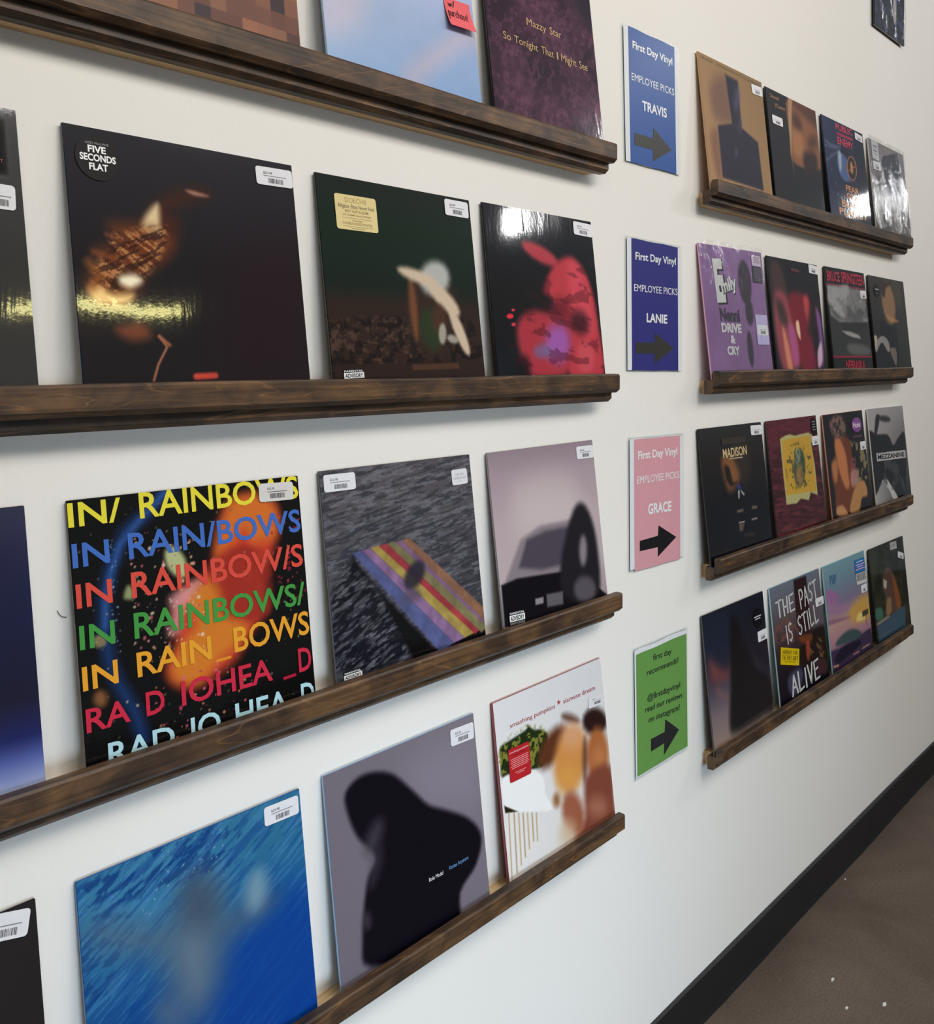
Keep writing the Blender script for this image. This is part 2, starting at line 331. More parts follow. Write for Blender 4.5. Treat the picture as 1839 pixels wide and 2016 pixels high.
def cover_mesh(w, h, n, ops, bow=0.):
    g = np.arange(n) / (n - 1); U, V = np.meshgrid(g, g); co = np.zeros((n * n, 3)); i = .0006
    co[:, 0] = (-w / 2 + i + U * (w - 2 * i)).ravel(); co[:, 1] = -.0002 - bow * (np.sin(U * math.pi) * np.sin(V * math.pi)).ravel(); co[:, 2] = (i + V * (h - 2 * i)).ravel()
    me = bpy.data.meshes.new('cover'); nf = (n - 1) ** 2; me.vertices.add(n * n); me.vertices.foreach_set('co', co.ravel())
    a = (np.arange(n - 1)[:, None] * n + np.arange(n - 1)[None]).ravel(); f = np.stack([a, a + 1, a + n + 1, a + n], 1)
    me.loops.add(nf * 4); me.loops.foreach_set('vertex_index', f.ravel().astype(np.int32)); me.polygons.add(nf); me.polygons.foreach_set('loop_start', (np.arange(nf) * 4).astype(np.int32))
    me.update(calc_edges=True); me.polygons.foreach_set('use_smooth', np.ones(nf, bool))
    at = me.color_attributes.new('ink', 'FLOAT_COLOR', 'POINT'); cc = np.ones((n * n, 4)); cc[:, :3] = np.maximum(paint(ops, n).reshape(-1, 3) * .97 - .006, .0015); at.data.foreach_set('color', cc.ravel()); return me

# ------------------------------------------------------------------ measured layout and cover designs (metres; cover shapes in 0..1 of the cover)
D = {'cov': [{'key': 'A1',
   'label': 'record sleeve with brown and orange square mosaic cover on the top shelf',
   'edge': '#3a3234',
   'fin': 'satin',
   'n': 140,
   'th': 0.004,
   'ops': [['M', 14, 14, 7, ['#633f34', '#7d5240', '#946048', '#6e4538', '#523430', '#33262b', '#825843', '#6a4437', '#8a5a44']]],
   'parts': [],
   'o': [0.3841, -0.0382, 1.9175],
   'w': 0.3145,
   'h': 0.3145,
   'lean': 0.0993,
   'tt': -0.01,
   'g': 0,
   'rw': 0},
  {'key': 'A2',
   'label': 'pale sky-blue record sleeve with a pink note stuck on it',
   'edge': '#a9bbd6',
   'fin': 'satin',
   'n': 120,
   'th': 0.004,
   'ops': [['G', '#c9c6d8', '#b4bcda', '#93b4dc', '#7f9fcc'],
    ['B', [[0.0082, 0.3897], [0.2484, 0.46], [0.1971, 0.2995], [0.0646, 0.209], [-0.019, 0.2419]], '#d0c2d0', 0.12, 0.7],
    ['B', [[0.5133, 0.5546], [0.9503, 0.6837], [0.9312, 0.55], [0.6708, 0.4959]], '#b4c0e4', 0.1, 0.5],
    ['L', [[0.5004, 0.108], [0.6589, 0.2302], [0.8529, 0.3659], [1.0544, 0.472]], 0.05, '#c3b4c4', 0.05, 0.65],
    ['N', 0.03, 3, 3, 0, 3, None]],
   'parts': [],
   'o': [0.7443, -0.0382, 1.9143],
   'w': 0.317,
   'h': 0.3145,
   'lean': 0.0993,
   'tt': 0.01,
   'g': 0,
   'rw': 0},
  {'key': 'A3',
   'label': 'dark plum record sleeve with swirls and two lines of gold lettering',
   'edge': '#1d1a1e',
   'fin': 'gloss',
   'n': 200,
   'th': 0.004,
   'ops': [['F', '#5c3a4e'],
    ['C', '#31222f', 4, 4, 20, 4, 0.5, 0.25, 0.9, None],
    ['C', '#7c5068', 30, 22, 40, 9, 0.6, 0.03, 0.35, None],
    ['C', '#382634', 36, 40, -30, 12, 0.6, 0.03, 0.4, None],
    ['B', [[0.8005, 0.9444], [1.067, 1.022], [1.0256, 0.7815], [0.8803, 0.7862]], '#2b2530', 0.08, 0.8]],
   'parts': [['T', 'Mazzy', 0.109, 0.1963, 0.055, 0.0138, 0.0015, '#c2a374', 0, 'serif'],
    ['T', 'Star', 0.1743, 0.1964, 0.0341, 0.0142, 0.0015, '#c2a374', 0, 'serif'],
    ['T', 'So', 0.0399, 0.1555, 0.0199, 0.0132, -0.0103, '#c2a374', 0, 'serif'],
    ['T', 'Tonight', 0.0691, 0.1552, 0.0644, 0.0136, -0.0103, '#c2a374', 0, 'serif'],
    ['T', 'That', 0.1431, 0.1545, 0.0363, 0.0139, -0.0103, '#c2a374', 0, 'serif'],
    ['T', 'I', 0.1883, 0.154, 0.0037, 0.0141, -0.0103, '#c2a374', 0, 'serif'],
    ['T', 'Might', 0.2015, 0.1539, 0.046, 0.0143, -0.0103, '#c2a374', 0, 'serif'],
    ['T', 'See', 0.2569, 0.1533, 0.0259, 0.0146, -0.0103, '#c2a374', 0, 'serif']],
   'o': [1.0934, -0.0382, 1.9143],
   'w': 0.3149,
   'h': 0.3145,
   'lean': 0.0993,
   'tt': 0.0084,
   'g': 0,
   'rw': 0},
  {'key': 'B0',
   'label': 'charcoal record sleeve cut off by the left frame edge on the second shelf',
   'edge': '#1c1b1d',
   'fin': 'gloss',
   'n': 90,
   'th': 0.004,
   'ops': [['V', [[0, '#3b3937'], [0.5, '#383634'], [1, '#4a494b']]],
    ['P', [[0.9183, 0.971], [0.9625, 0.9692], [0.9609, 0.7678], [0.9022, 0.7664]], '#6a625e', 0.002, 1],
    ['P', [[0.9181, 0.9679], [0.9592, 0.965], [0.9579, 0.7719], [0.9025, 0.7705]], '#191516', 0.002, 1]],
   'parts': [['T', 'T', 0.2943, 0.256, 0.0025, 0.0035, 0.1542, '#9c5e58', 0.02, ''],
    ['R', 'price_sticker', 0.2809, 0.2062, 0.0247, 0.0267, -0.032, '#dcdce0', 0.004, 0.0004, [['bar', 0.2, 0.5, 0.62, 0.04, '#77777c'], ['barcode', 0.32, 0.13, 0.42, 0.27]], None]],
   'o': [0.0276, -0.0382, 1.4802],
   'w': 0.3145,
   'h': 0.3157,
   'lean': 0.0993,
   'tt': 0.0042,
   'g': 0,
   'rw': 1},
  {'key': 'B1',
   'label': 'large black record sleeve with a fiery orange streak and round black sticker',
   'edge': '#1c2a40',
   'fin': 'gloss',
   'n': 240,
   'th': 0.004,
   'ops': [['F', '#1d1a1f'],
    ['V', [[0, '#221e20'], [0.5, '#1f1b1f'], [1, '#2b2a2e']]],
    ['B', [[0.5737, 0.8165], [0.5039, 0.8297], [0.401, 0.7903], [0.3304, 0.7438], [0.2746, 0.6834], [0.1987, 0.6158], [0.1541, 0.5723], [0.2039, 0.5177], [0.3325, 0.5277], [0.4059, 0.602], [0.4296, 0.6939], [0.3961, 0.7382]], '#4a2418', 0.05, 0.9],
    ['B', [[0.3457, 0.7525], [0.286, 0.6914], [0.271, 0.643], [0.3028, 0.5992], [0.3498, 0.5968], [0.3493, 0.6714]], '#e8cfa0', 0.02, 0.95],
    ['B', [[0.472, 0.8205], [0.511, 0.8223], [0.573, 0.8093], [0.5093, 0.8045]], '#b98a78', 0.01, 0.8],
    ['B', [[0.1476, 0.6535], [0.2863, 0.6552], [0.3856, 0.6246], [0.3805, 0.5695], [0.2777, 0.4806], [0.2527, 0.4391], [0.1748, 0.3432], [0.0579, 0.3766], [0.0438, 0.4392], [0.0945, 0.5001], [0.0857, 0.5507], [0.1824, 0.5853]], '#6e3a1e', 0.05, 0.9],
    ['C', '#c98a58', 14, 80, 35, 5, 0.56, 0.06, 0.8, [[0.1578, 0.6155], [0.3744, 0.6645], [0.3335, 0.5385], [0.2392, 0.4449], [0.0841, 0.3778], [0.0665, 0.4789], [0.1397, 0.5619]]],
    ['C', '#2a1512', 16, 80, -25, 8, 0.56, 0.05, 0.7, [[0.1578, 0.6155], [0.3744, 0.6645], [0.3335, 0.5385], [0.2392, 0.4449], [0.0841, 0.3778], [0.0665, 0.4789], [0.1397, 0.5619]]],
    ['B', [[0.1714, 0.4603], [0.2275, 0.4706], [0.2533, 0.4458], [0.2091, 0.4201], [0.1691, 0.4341]], '#fff2d0', 0.02, 1],
    ['B', [[0.0476, 0.4078], [0.0874, 0.4164], [0.1385, 0.3934], [0.214, 0.3973], [0.19, 0.3601], [0.1081, 0.3501], [0.0568, 0.3638]], '#ffd58a', 0.025, 1],
    ['B', [[0.1413, 0.2708], [0.2396, 0.293], [0.2703, 0.2408], [0.2055, 0.2232], [0.1588, 0.2388]], '#8a4a30', 0.03, 0.8],
    ['L', [[0.1307, 0.6128], [0.1829, 0.5919]], 0.006, '#8a4a2a', 0.01, 0.8],
    ['L', [[0.0786, 0.5436], [0.1566, 0.5243]], 0.008, '#8a4a2a', 0.012, 0.8],
    ['L', [[0.0556, 0.5035], [0.0907, 0.455], [0.0611, 0.4149]], 0.012, '#a0602e', 0.02, 0.8],
    ['L', [[0.2695, 0.075], [0.2929, 0.1345], [0.3354, 0.2015], [0.3063, 0.2414]], 0.004, '#c07a58', 0.004, 0.9],
    ['L', [[0.3063, 0.2414], [0.347, 0.2084]], 0.006, '#a86a4a', 0.005, 0.9],
    ['L', [[0.4485, 0.087], [0.5349, 0.0899]], 0.012, '#e0503c', 0.006, 0.9],
    ['B', [[0.6503, 0.5999], [1.0124, 0.67], [0.9916, 0.1311], [0.6003, 0.0975], [0.5911, 0.4168]], '#2a161c', 0.15, 0.5]],
   'parts': [['O', 'round_sticker', 0.0379, 0.2788, 0.0264, 0.0259, '#050506', [['T', 'LIZZY McALPINE', -0.52, 0.6, 1.04, 0.1, '#9a9aa0', 0], ['T', 'FIVE', -0.42, 0.24, 0.8, 0.3, '#f0f0f0', 0.03], ['T', 'SECONDS', -0.8, -0.14, 1.6, 0.3, '#f0f0f0', 0.03], ['T', 'FLAT', -0.42, -0.54, 0.84, 0.3, '#f0f0f0', 0.03]], None],
    ['R', 'price_sticker', 0.2517, 0.2799, 0.0581, 0.0242, 0.0184, '#dcdce0', 0.004, 0.0004, [['T', '$25.98', 0.2, 0.62, 0.24, 0.13, '#3a3a3e', 0.01], ['bar', 0.2, 0.5, 0.62, 0.04, '#77777c'], ['barcode', 0.32, 0.13, 0.42, 0.27]], None]],
   'o': [0.3897, -0.0382, 1.4802],
   'w': 0.3116,
   'h': 0.3138,
   'lean': 0.0993,
   'tt': 0.0011,
   'g': 0,
   'rw': 1},
  {'key': 'B2',
   'label': 'dark green and brown record sleeve with a cream sticker at its top left',
   'edge': '#1a2420',
   'fin': 'gloss',
   'n': 200,
   'th': 0.004,
   'ops': [['V', [[0, '#2a1c18'], [0.22, '#33241e'], [0.42, '#2e221c'], [0.5, '#18221b'], [0.8, '#16271c'], [1, '#1f2420']]],
    ['C', '#5a4438', 34, 50, 0, 3, 0.55, 0.05, 0.6, [[0.0185, 0.3308], [0.5024, 0.3453], [0.5246, 0.1466], [0.0161, 0.1325]]],
    ['C', '#120e0e', 26, 34, 0, 7, 0.55, 0.05, 0.6, [[0.0185, 0.3308], [0.9558, 0.3589], [0.9708, 0.0707], [0.009, 0.0693]]],
    ['P', [[0.0161, 0.1325], [0.5235, 0.138], [0.9797, 0.1358], [0.9913, 0.0704], [0.0141, 0.0708]], '#2e211c', 0.01, 1],
    ['P', [[0.4873, 0.1296], [0.8072, 0.1366], [0.8163, 0.1075], [0.4862, 0.102]], '#5b3c2a', 0.005, 0.7],
    ['P', [[0.8292, 0.4007], [0.7976, 0.2972], [0.7373, 0.2147], [0.6615, 0.1697], [0.5856, 0.1696], [0.5243, 0.2131], [0.4885, 0.2907], [0.4844, 0.3879], [0.5128, 0.4867], [0.5687, 0.5689], [0.6424, 0.6183], [0.7199, 0.624], [0.7854, 0.5833], [0.8248, 0.5034]], '#35271f', 0.04, 0.9],
    ['P', [[0.5538, 0.4099], [0.5525, 0.3382], [0.5462, 0.2802], [0.5363, 0.2475], [0.5247, 0.2465], [0.5137, 0.2771], [0.5055, 0.3332], [0.5017, 0.4038], [0.5029, 0.475], [0.5091, 0.5328], [0.519, 0.5659], [0.5306, 0.5676], [0.5416, 0.5373], [0.5499, 0.481]], '#7a4a30', 0.02, 0.85],
    ['P', [[0.8002, 0.5722], [0.7841, 0.5318], [0.7499, 0.4985], [0.7046, 0.4788], [0.6576, 0.4764], [0.6181, 0.4914], [0.5934, 0.5207], [0.588, 0.5585], [0.6031, 0.5977], [0.6357, 0.6308], [0.68, 0.6514], [0.7273, 0.6551], [0.7684, 0.6409], [0.7945, 0.6113]], '#bfc2be', 0.03, 0.9],
    ['P', [[0.7142, 0.5336], [0.6918, 0.5242], [0.6468, 0.5234], [0.5887, 0.5311], [0.5294, 0.5457], [0.4804, 0.5641], [0.4509, 0.5827], [0.446, 0.598], [0.4666, 0.6073], [0.509, 0.6087], [0.5656, 0.6018], [0.6257, 0.5877], [0.677, 0.5691], [0.7088, 0.5497]], '#cdb8a0', 0.02, 1],
    ['P', [[0.8442, 0.3803], [0.8154, 0.3766], [0.7734, 0.3896], [0.7269, 0.4165], [0.6851, 0.4517], [0.6559, 0.4882], [0.6448, 0.5192], [0.6537, 0.5387], [0.681, 0.543], [0.7218, 0.5311], [0.7682, 0.5051], [0.8112, 0.4698], [0.8418, 0.4323], [0.8537, 0.4002]], '#cdb8a0', 0.02, 1],
    ['P', [[0.8923, 0.1738], [0.8711, 0.1822], [0.8431, 0.214], [0.8138, 0.2626], [0.7889, 0.3183], [0.7733, 0.3701], [0.7699, 0.4082], [0.7794, 0.4251], [0.8, 0.4176], [0.8277, 0.3868], [0.8572, 0.3387], [0.8825, 0.2825], [0.8986, 0.2295], [0.9021, 0.1907]], '#cdb8a0', 0.015, 1],
    ['P', [[0.7088, 0.3161], [0.7067, 0.2693], [0.6902, 0.2298], [0.6628, 0.2056], [0.63, 0.2013], [0.5984, 0.2175], [0.5742, 0.2507], [0.5619, 0.2944], [0.5639, 0.3401], [0.5797, 0.379], [0.6064, 0.4037], [0.639, 0.4091], [0.671, 0.3938], [0.696, 0.3606]], '#2a3822', 0.03, 0.9],
    ['P', [[0.7473, 0.3616], [0.7382, 0.3301], [0.7209, 0.3048], [0.699, 0.2905], [0.6769, 0.29], [0.6588, 0.3034], [0.6483, 0.3278], [0.6474, 0.3585], [0.6562, 0.3895], [0.6731, 0.4149], [0.6948, 0.4296], [0.7171, 0.4305], [0.7355, 0.4174], [0.7463, 0.3928]], '#4a3024', 0.025, 0.9],
    ['P', [[0.7398, 0.285], [0.734, 0.2615], [0.7239, 0.2427], [0.7114, 0.2322], [0.6992, 0.2321], [0.6895, 0.2423], [0.6844, 0.2608], [0.6846, 0.284], [0.6903, 0.3073], [0.7004, 0.3261], [0.7128, 0.3368], [0.7251, 0.3372], [0.7348, 0.327], [0.7401, 0.3084]], '#aaa698', 0.012, 0.9],
    ['P', [[0.818, 0.2438], [0.8073, 0.2377], [0.7916, 0.2358], [0.7741, 0.2384], [0.7583, 0.245], [0.7472, 0.2543], [0.7431, 0.2645], [0.7466, 0.2735], [0.7571, 0.2796], [0.7726, 0.2816], [0.7901, 0.2791], [0.8061, 0.2725], [0.8174, 0.2631], [0.8217, 0.2529]], '#aaa698', 0.012, 0.9]],
   'parts': [['R', 'hype_sticker', 0.0304, 0.2349, 0.078, 0.0508, 0.0046, '#d8c68c', 0.004, 0.0004, [['T', 'DOECHII', 0.24, 0.78, 0.5, 0.15, '#9a8552', 0], ['T', 'Alligator Bites Never Heal', 0.06, 0.62, 0.88, 0.12, '#3c3a2e', 0], ['T', 'BEST RAP ALBUM', 0.22, 0.5, 0.56, 0.08, '#8a7646', 0.01], ['T', '67th GRAMMY Awards WINNER', 0.16, 0.4, 0.68, 0.055, '#8a7646', 0.01], ['bar', 0.14, 0.335, 0.72, 0.008, '#4a442f'], ['T', 'INCLUDES', 0.38, 0.25, 0.24, 0.05, '#8a7646', 0.01], ['T', 'DOUBLE-SIDED POSTER', 0.14, 0.155, 0.72, 0.07, '#8a7646', 0.01], ['bar', 0.14, 0.1, 0.72, 0.008, '#4a442f'], ['bar', 0.34, 0.04, 0.32, 0.025, '#a89864']], None],
    ['R', 'price_sticker', 0.2561, 0.2803, 0.0548, 0.0261, -0.0053, '#dcdce0', 0.004, 0.0004, [['T', '$35.98', 0.2, 0.62, 0.24, 0.13, '#3a3a3e', 0.01], ['bar', 0.2, 0.5, 0.62, 0.04, '#77777c'], ['barcode', 0.32, 0.13, 0.42, 0.27]], None],
    ['R', 'advisory_label', 0.0189, 0.0183, 0.0368, 0.0159, 0.0312, '#101012', 0.0005, 0.0004, [['T', 'PARENTAL', 0.03, 0.76, 0.94, 0.17, '#e4e4e4', 0.01], ['box', 0, 0.2, 1, 0.5, '#e4e4e4'], ['T', 'ADVISORY', 0.05, 0.27, 0.9, 0.36, '#0c0c0e', 0.03]], None]],
   'o': [0.7404, -0.0382, 1.4802],
   'w': 0.3168,
   'h': 0.3114,
   'lean': 0.0993,
   'tt': 0.0023,
   'g': 0,
   'rw': 1},
  {'key': 'B3',
   'label': 'black record sleeve with a bright red mass and violet patch at lower right',
   'edge': '#17181c',
   'fin': 'gloss',
   'n': 200,
   'th': 0.004,
   'ops': [['F', '#121216'],
    ['V', [[0, '#1a1c20'], [0.5, '#0f1014'], [1, '#1d1e22']]],
    ['P', [[0.6229, 0.7074], [0.5877, 0.6954], [0.5281, 0.6965], [0.4565, 0.7101], [0.3876, 0.7332], [0.3344, 0.7612], [0.3067, 0.7886], [0.3093, 0.8104], [0.3418, 0.8225], [0.3984, 0.8225], [0.4688, 0.8101], [0.5393, 0.7874], [0.5957, 0.7588], [0.6257, 0.7301]], '#b03e48', 0.025, 1],
    ['B', [[0.5662, 0.6864], [0.7138, 0.7598], [0.8647, 0.7076], [0.9487, 0.5515], [0.978, 0.3363], [0.9775, 0.0551], [0.6364, 0.0606], [0.659, 0.3088], [0.5372, 0.5004], [0.4624, 0.5476]], '#b83a44', 0.03, 1],
    ['P', [[0.9166, 0.5427], [0.9339, 0.4378], [0.9277, 0.3501], [0.8993, 0.2975], [0.8547, 0.2905], [0.8032, 0.3297], [0.755, 0.4064], [0.7193, 0.5052], [0.7029, 0.6071], [0.7086, 0.6925], [0.7356, 0.7453], [0.7788, 0.7549], [0.8301, 0.7187], [0.8794, 0.6431]], '#d04a58', 0.05, 0.85],
    ['P', [[0.6964, 0.4346], [0.6803, 0.3979], [0.6468, 0.3681], [0.6031, 0.351], [0.558, 0.3499], [0.5203, 0.3647], [0.4971, 0.3924], [0.4928, 0.4274], [0.5081, 0.4633], [0.5403, 0.493], [0.5833, 0.5107], [0.6288, 0.5129], [0.6676, 0.4986], [0.6919, 0.4706]], '#6a1d2a', 0.05, 0.85],
    ['B', [[0.2067, 0.359], [0.3648, 0.4329], [0.5867, 0.3897], [0.6903, 0.2886], [0.6023, 0.0612], [0.2919, 0.0563], [0.1988, 0.2034]], '#a8343f', 0.04, 1],
    ['P', [[0.6663, 0.2467], [0.6464, 0.1972], [0.6069, 0.1577], [0.556, 0.1361], [0.5041, 0.1364], [0.4614, 0.1581], [0.4357, 0.1966], [0.4319, 0.2445], [0.4506, 0.2927], [0.4884, 0.3321], [0.5383, 0.3548], [0.5908, 0.3561], [0.6351, 0.3353], [0.6622, 0.2962]], '#9a5aa8', 0.06, 0.95],
    ['P', [[0.482, 0.1994], [0.4711, 0.1819], [0.4463, 0.1679], [0.4126, 0.1602], [0.377, 0.1603], [0.3463, 0.168], [0.3265, 0.1818], [0.3214, 0.1989], [0.3318, 0.2161], [0.3558, 0.2301], [0.3889, 0.2381], [0.4247, 0.2384], [0.456, 0.2309], [0.4766, 0.217]], '#6a6a9a', 0.03, 0.7],
    ['P', [[0.8713, 0.395], [0.8764, 0.3628], [0.8629, 0.333], [0.8336, 0.3116], [0.7947, 0.3029], [0.7538, 0.3083], [0.7192, 0.3267], [0.6974, 0.3542], [0.6925, 0.3856], [0.7054, 0.4148], [0.7337, 0.4363], [0.7721, 0.4456], [0.8131, 0.4409], [0.8486, 0.4229]], '#2a1218', 0.05, 0.8],
    ['P', [[0.9025, 0.1633], [0.8856, 0.117], [0.8541, 0.0803], [0.8145, 0.0604], [0.7746, 0.061], [0.7424, 0.0817], [0.7239, 0.1183], [0.7226, 0.1636], [0.7386, 0.209], [0.7692, 0.2458], [0.8084, 0.2666], [0.8486, 0.2671], [0.8818, 0.2468], [0.9011, 0.2098]], '#cc525e', 0.04, 0.7],
    ['P', [[0.276, 0.1056], [0.2662, 0.076], [0.2477, 0.0525], [0.2242, 0.0397], [0.2006, 0.0402], [0.1813, 0.0537], [0.1702, 0.0774], [0.1693, 0.1067], [0.1789, 0.136], [0.197, 0.1595], [0.2203, 0.1726], [0.2441, 0.1726], [0.2637, 0.1593], [0.2752, 0.1354]], '#1a0e14', 0.04, 0.85],
    ['C', '#3a1018', 8, 20, 10, 14, 0.62, 0.05, 0.4, [[0.2194, 0.4958], [1.1002, 0.7795], [0.9775, 0.0551], [0.1862, 0.0678]]],
    ['P', [[0.1739, 0.392], [0.1701, 0.386], [0.1611, 0.381], [0.1487, 0.378], [0.1354, 0.3776], [0.1239, 0.3799], [0.1163, 0.3843], [0.1143, 0.3901], [0.1181, 0.396], [0.127, 0.401], [0.1393, 0.404], [0.1526, 0.4045], [0.1642, 0.4023], [0.1718, 0.3978]], '#e03040', 0.004, 1],
    ['P', [[0.1853, 0.3468], [0.1829, 0.3425], [0.1773, 0.339], [0.1698, 0.3369], [0.1618, 0.3368], [0.1549, 0.3385], [0.1504, 0.3417], [0.1492, 0.3459], [0.1516, 0.3501], [0.1571, 0.3536], [0.1646, 0.3557], [0.1726, 0.3559], [0.1796, 0.3542], [0.1841, 0.3509]], '#d83a4a', 0.004, 1],
    ['P', [[0.191, 0.4265], [0.189, 0.4231], [0.1844, 0.4202], [0.1782, 0.4185], [0.1715, 0.4182], [0.1657, 0.4195], [0.1619, 0.4221], [0.1609, 0.4254], [0.1629, 0.4288], [0.1675, 0.4317], [0.1737, 0.4334], [0.1804, 0.4337], [0.1862, 0.4324], [0.19, 0.4298]], '#d83a4a', 0.004, 1]],
   'parts': [['R', 'price_sticker', 0.2536, 0.2838, 0.0586, 0.025, -0.0199, '#dcdce0', 0.004, 0.0004, [['T', '$33.98', 0.2, 0.62, 0.24, 0.13, '#3a3a3e', 0.01], ['bar', 0.2, 0.5, 0.62, 0.04, '#77777c'], ['barcode', 0.32, 0.13, 0.42, 0.27]], None]],
   'o': [1.089, -0.0382, 1.4802],
   'w': 0.3142,
   'h': 0.3139,
   'lean': 0.0993,
   'tt': 0.0036,
   'g': 0,
   'rw': 1},
  {'key': 'C0',
   'label': 'navy record sleeve fading to pale blue at its bottom edge',
   'edge': '#17182c',
   'fin': 'gloss',
   'n': 90,
   'th': 0.004,
   'ops': [['V', [[0, '#c9cfe4'], [0.05, '#aab4d8'], [0.14, '#5d6bab'], [0.22, '#272c63'], [0.35, '#252338'], [0.6, '#212440'], [0.85, '#2b2b48'], [1, '#35354a']]],
    ['N', 0.12, 2, 2, 0, 5, None]],
   'parts': [],
   'o': [0.0202, -0.0382, 1.0603],
   'w': 0.3145,
   'h': 0.3132,
   'lean': 0.0993,
   'tt': -0.0016,
   'g': 0,
   'rw': 2},
  {'key': 'C1',
   'label': 'black record sleeve filled with rows of multicoloured capital letters',
   'edge': '#0f0d0e',
   'fin': 'gloss',
   'n': 250,
   'th': 0.004,
   'ops': [['F', '#15110f'],
    ['L', [[0.3832, 1], [0.3003, 0.9246], [0.2028, 0.8601], [0.139, 0.7303], [0.1079, 0.6325], [0.1028, 0.5307], [0.1073, 0.4044], [0.1349, 0.3118], [0.1903, 0.1875], [0.2124, 0.0883]], 0.022, '#1d3a72', 0.03, 0.95],
    ['L', [[0.3832, 1], [0.2874, 0.9201], [0.1813, 0.8164], [0.1343, 0.708], [0.1112, 0.6147], [0.1028, 0.5307]], 0.006, '#3c6ab8', 0.02, 0.8],
    ['B', [[0.6016, 0.8565], [0.6583, 0.9267], [0.7717, 0.9471], [0.8746, 0.8892], [0.8798, 0.781], [0.8384, 0.68], [0.7965, 0.5677], [0.8017, 0.4612], [0.7185, 0.3869], [0.6357, 0.2901], [0.5316, 0.2401], [0.4209, 0.2194], [0.3399, 0.2647], [0.326, 0.3279], [0.372, 0.4131], [0.3684, 0.5226], [0.4142, 0.5987], [0.4979, 0.633], [0.5601, 0.7103], [0.5819, 0.7956]], '#c2402c', 0.04, 1],
    ['C', '#8c2a24', 5, 5, 30, 3, 0.5, 0.12, 0.7, [[0.5762, 0.7331], [0.8244, 0.6954], [0.7992, 0.4354], [0.5786, 0.4485], [0.5183, 0.5546]]],
    ['B', [[0.6157, 0.8547], [0.6661, 0.9323], [0.7861, 0.9389], [0.8733, 0.8759], [0.8616, 0.7567], [0.7525, 0.7456], [0.713, 0.8034], [0.6574, 0.7594], [0.5751, 0.7206], [0.5889, 0.7946]], '#cf6f2c', 0.04, 0.95],
    ['B', [[0.4252, 0.5722], [0.5249, 0.6283], [0.5754, 0.569], [0.5814, 0.4795], [0.6772, 0.4215], [0.6719, 0.3648], [0.5508, 0.2978], [0.4624, 0.2331], [0.371, 0.2506], [0.3439, 0.3115], [0.4041, 0.4059], [0.4627, 0.4665]], '#cd7a2a', 0.04, 0.95],
    ['B', [[0.3608, 0.5845], [0.4567, 0.6279], [0.4973, 0.6269], [0.4514, 0.5673], [0.4069, 0.5148], [0.3879, 0.4459], [0.3428, 0.4497], [0.3684, 0.5226]], '#d89aa0', 0.03, 0.8],
    ['B', [[0.3569, 0.7664], [0.3969, 0.7786], [0.4383, 0.7233], [0.4391, 0.6556], [0.3935, 0.6634], [0.3587, 0.7117]], '#b9bf8a', 0.015, 0.95],
    ['B', [[0.1803, 0.6187], [0.1988, 0.6619], [0.2268, 0.6334], [0.2125, 0.6068]], '#8a9468', 0.012, 1],
    ['B', [[0.0571, 0.4953], [0.0978, 0.5033], [0.1003, 0.4629], [0.0657, 0.4595]], '#8a7a58', 0.01, 0.9],
    ['P', [[0.0906, 0.2667], [0.087, 0.2541], [0.0792, 0.2455], [0.0686, 0.2424], [0.0575, 0.2455], [0.0479, 0.2541], [0.0418, 0.2665], [0.0404, 0.2803], [0.0439, 0.2927], [0.0516, 0.3014], [0.0621, 0.3046], [0.0733, 0.3016], [0.0829, 0.2931], [0.0891, 0.2806]], '#8a5a3a', 0.02, 0.9],
    ['S', 170, 3, 0.2088, 0.3411, 0.4992, 0.8592, 0.0015, 0.006, ['#d2a880', '#c9c09a', '#b0566a', '#e0c0a8', '#d89a8c']],
    ['S', 90, 5, 0.2382, -0.0524, 0.6768, 0.326, 0.0015, 0.006, ['#b03a50', '#d0607a', '#c98a60']],
    ['S', 110, 8, 0.0275, -0.0675, 0.9484, 0.9855, 0.001, 0.004, ['#8a8a6a', '#b9a888', '#6a6a50']],
    ['S', 60, 9, 0.8403, 0.4642, 0.9943, 0.8597, 0.002, 0.006, ['#8a2038', '#b03a50']],
    ['S', 40, 11, 0.1316, 0.4202, 0.1613, 0.8583, 0.001, 0.003, ['#a0c0e0', '#6aa0d0']],
    ['P', [[0.5371, 0.3011], [0.6044, 0.3026], [0.6057, 0.2934], [0.5377, 0.2922]], '#dd9a2a', 0.001, 1],
    ['P', [[0.8418, 0.1537], [0.9058, 0.1562], [0.9079, 0.1449], [0.8431, 0.1428]], '#c02640', 0.001, 1]],
   'parts': [['T', 'IN/', 0.0001, 0.282, 0.0621, 0.0276, 0, '#ded23a', 0.016, ''],
    ['T', 'RAINBOWS', 0.0851, 0.282, 0.2309, 0.0308, 0, '#ded23a', 0.016, ''],
    ['T', 'IN', 0.0015, 0.2364, 0.0431, 0.0273, 0.001, '#3f68b8', 0.016, ''],
    ['T', 'RAIN/BOWS', 0.0677, 0.2365, 0.2476, 0.0304, 0.001, '#3f68b8', 0.016, ''],
    ['T', 'IN', 0.0024, 0.191, 0.0417, 0.0272, -0.0035, '#d04a3c', 0.016, ''],
    ['T', 'RAINBOW/S', 0.0677, 0.1907, 0.2466, 0.0303, -0.0035, '#d04a3c', 0.016, ''],
    ['T', 'IN', 0.0023, 0.1449, 0.0411, 0.0271, -0.0221, '#3f8f3e', 0.016, ''],
    ['T', 'RAINBOWS/', 0.0667, 0.1435, 0.2458, 0.0301, -0.0221, '#3f8f3e', 0.016, ''],
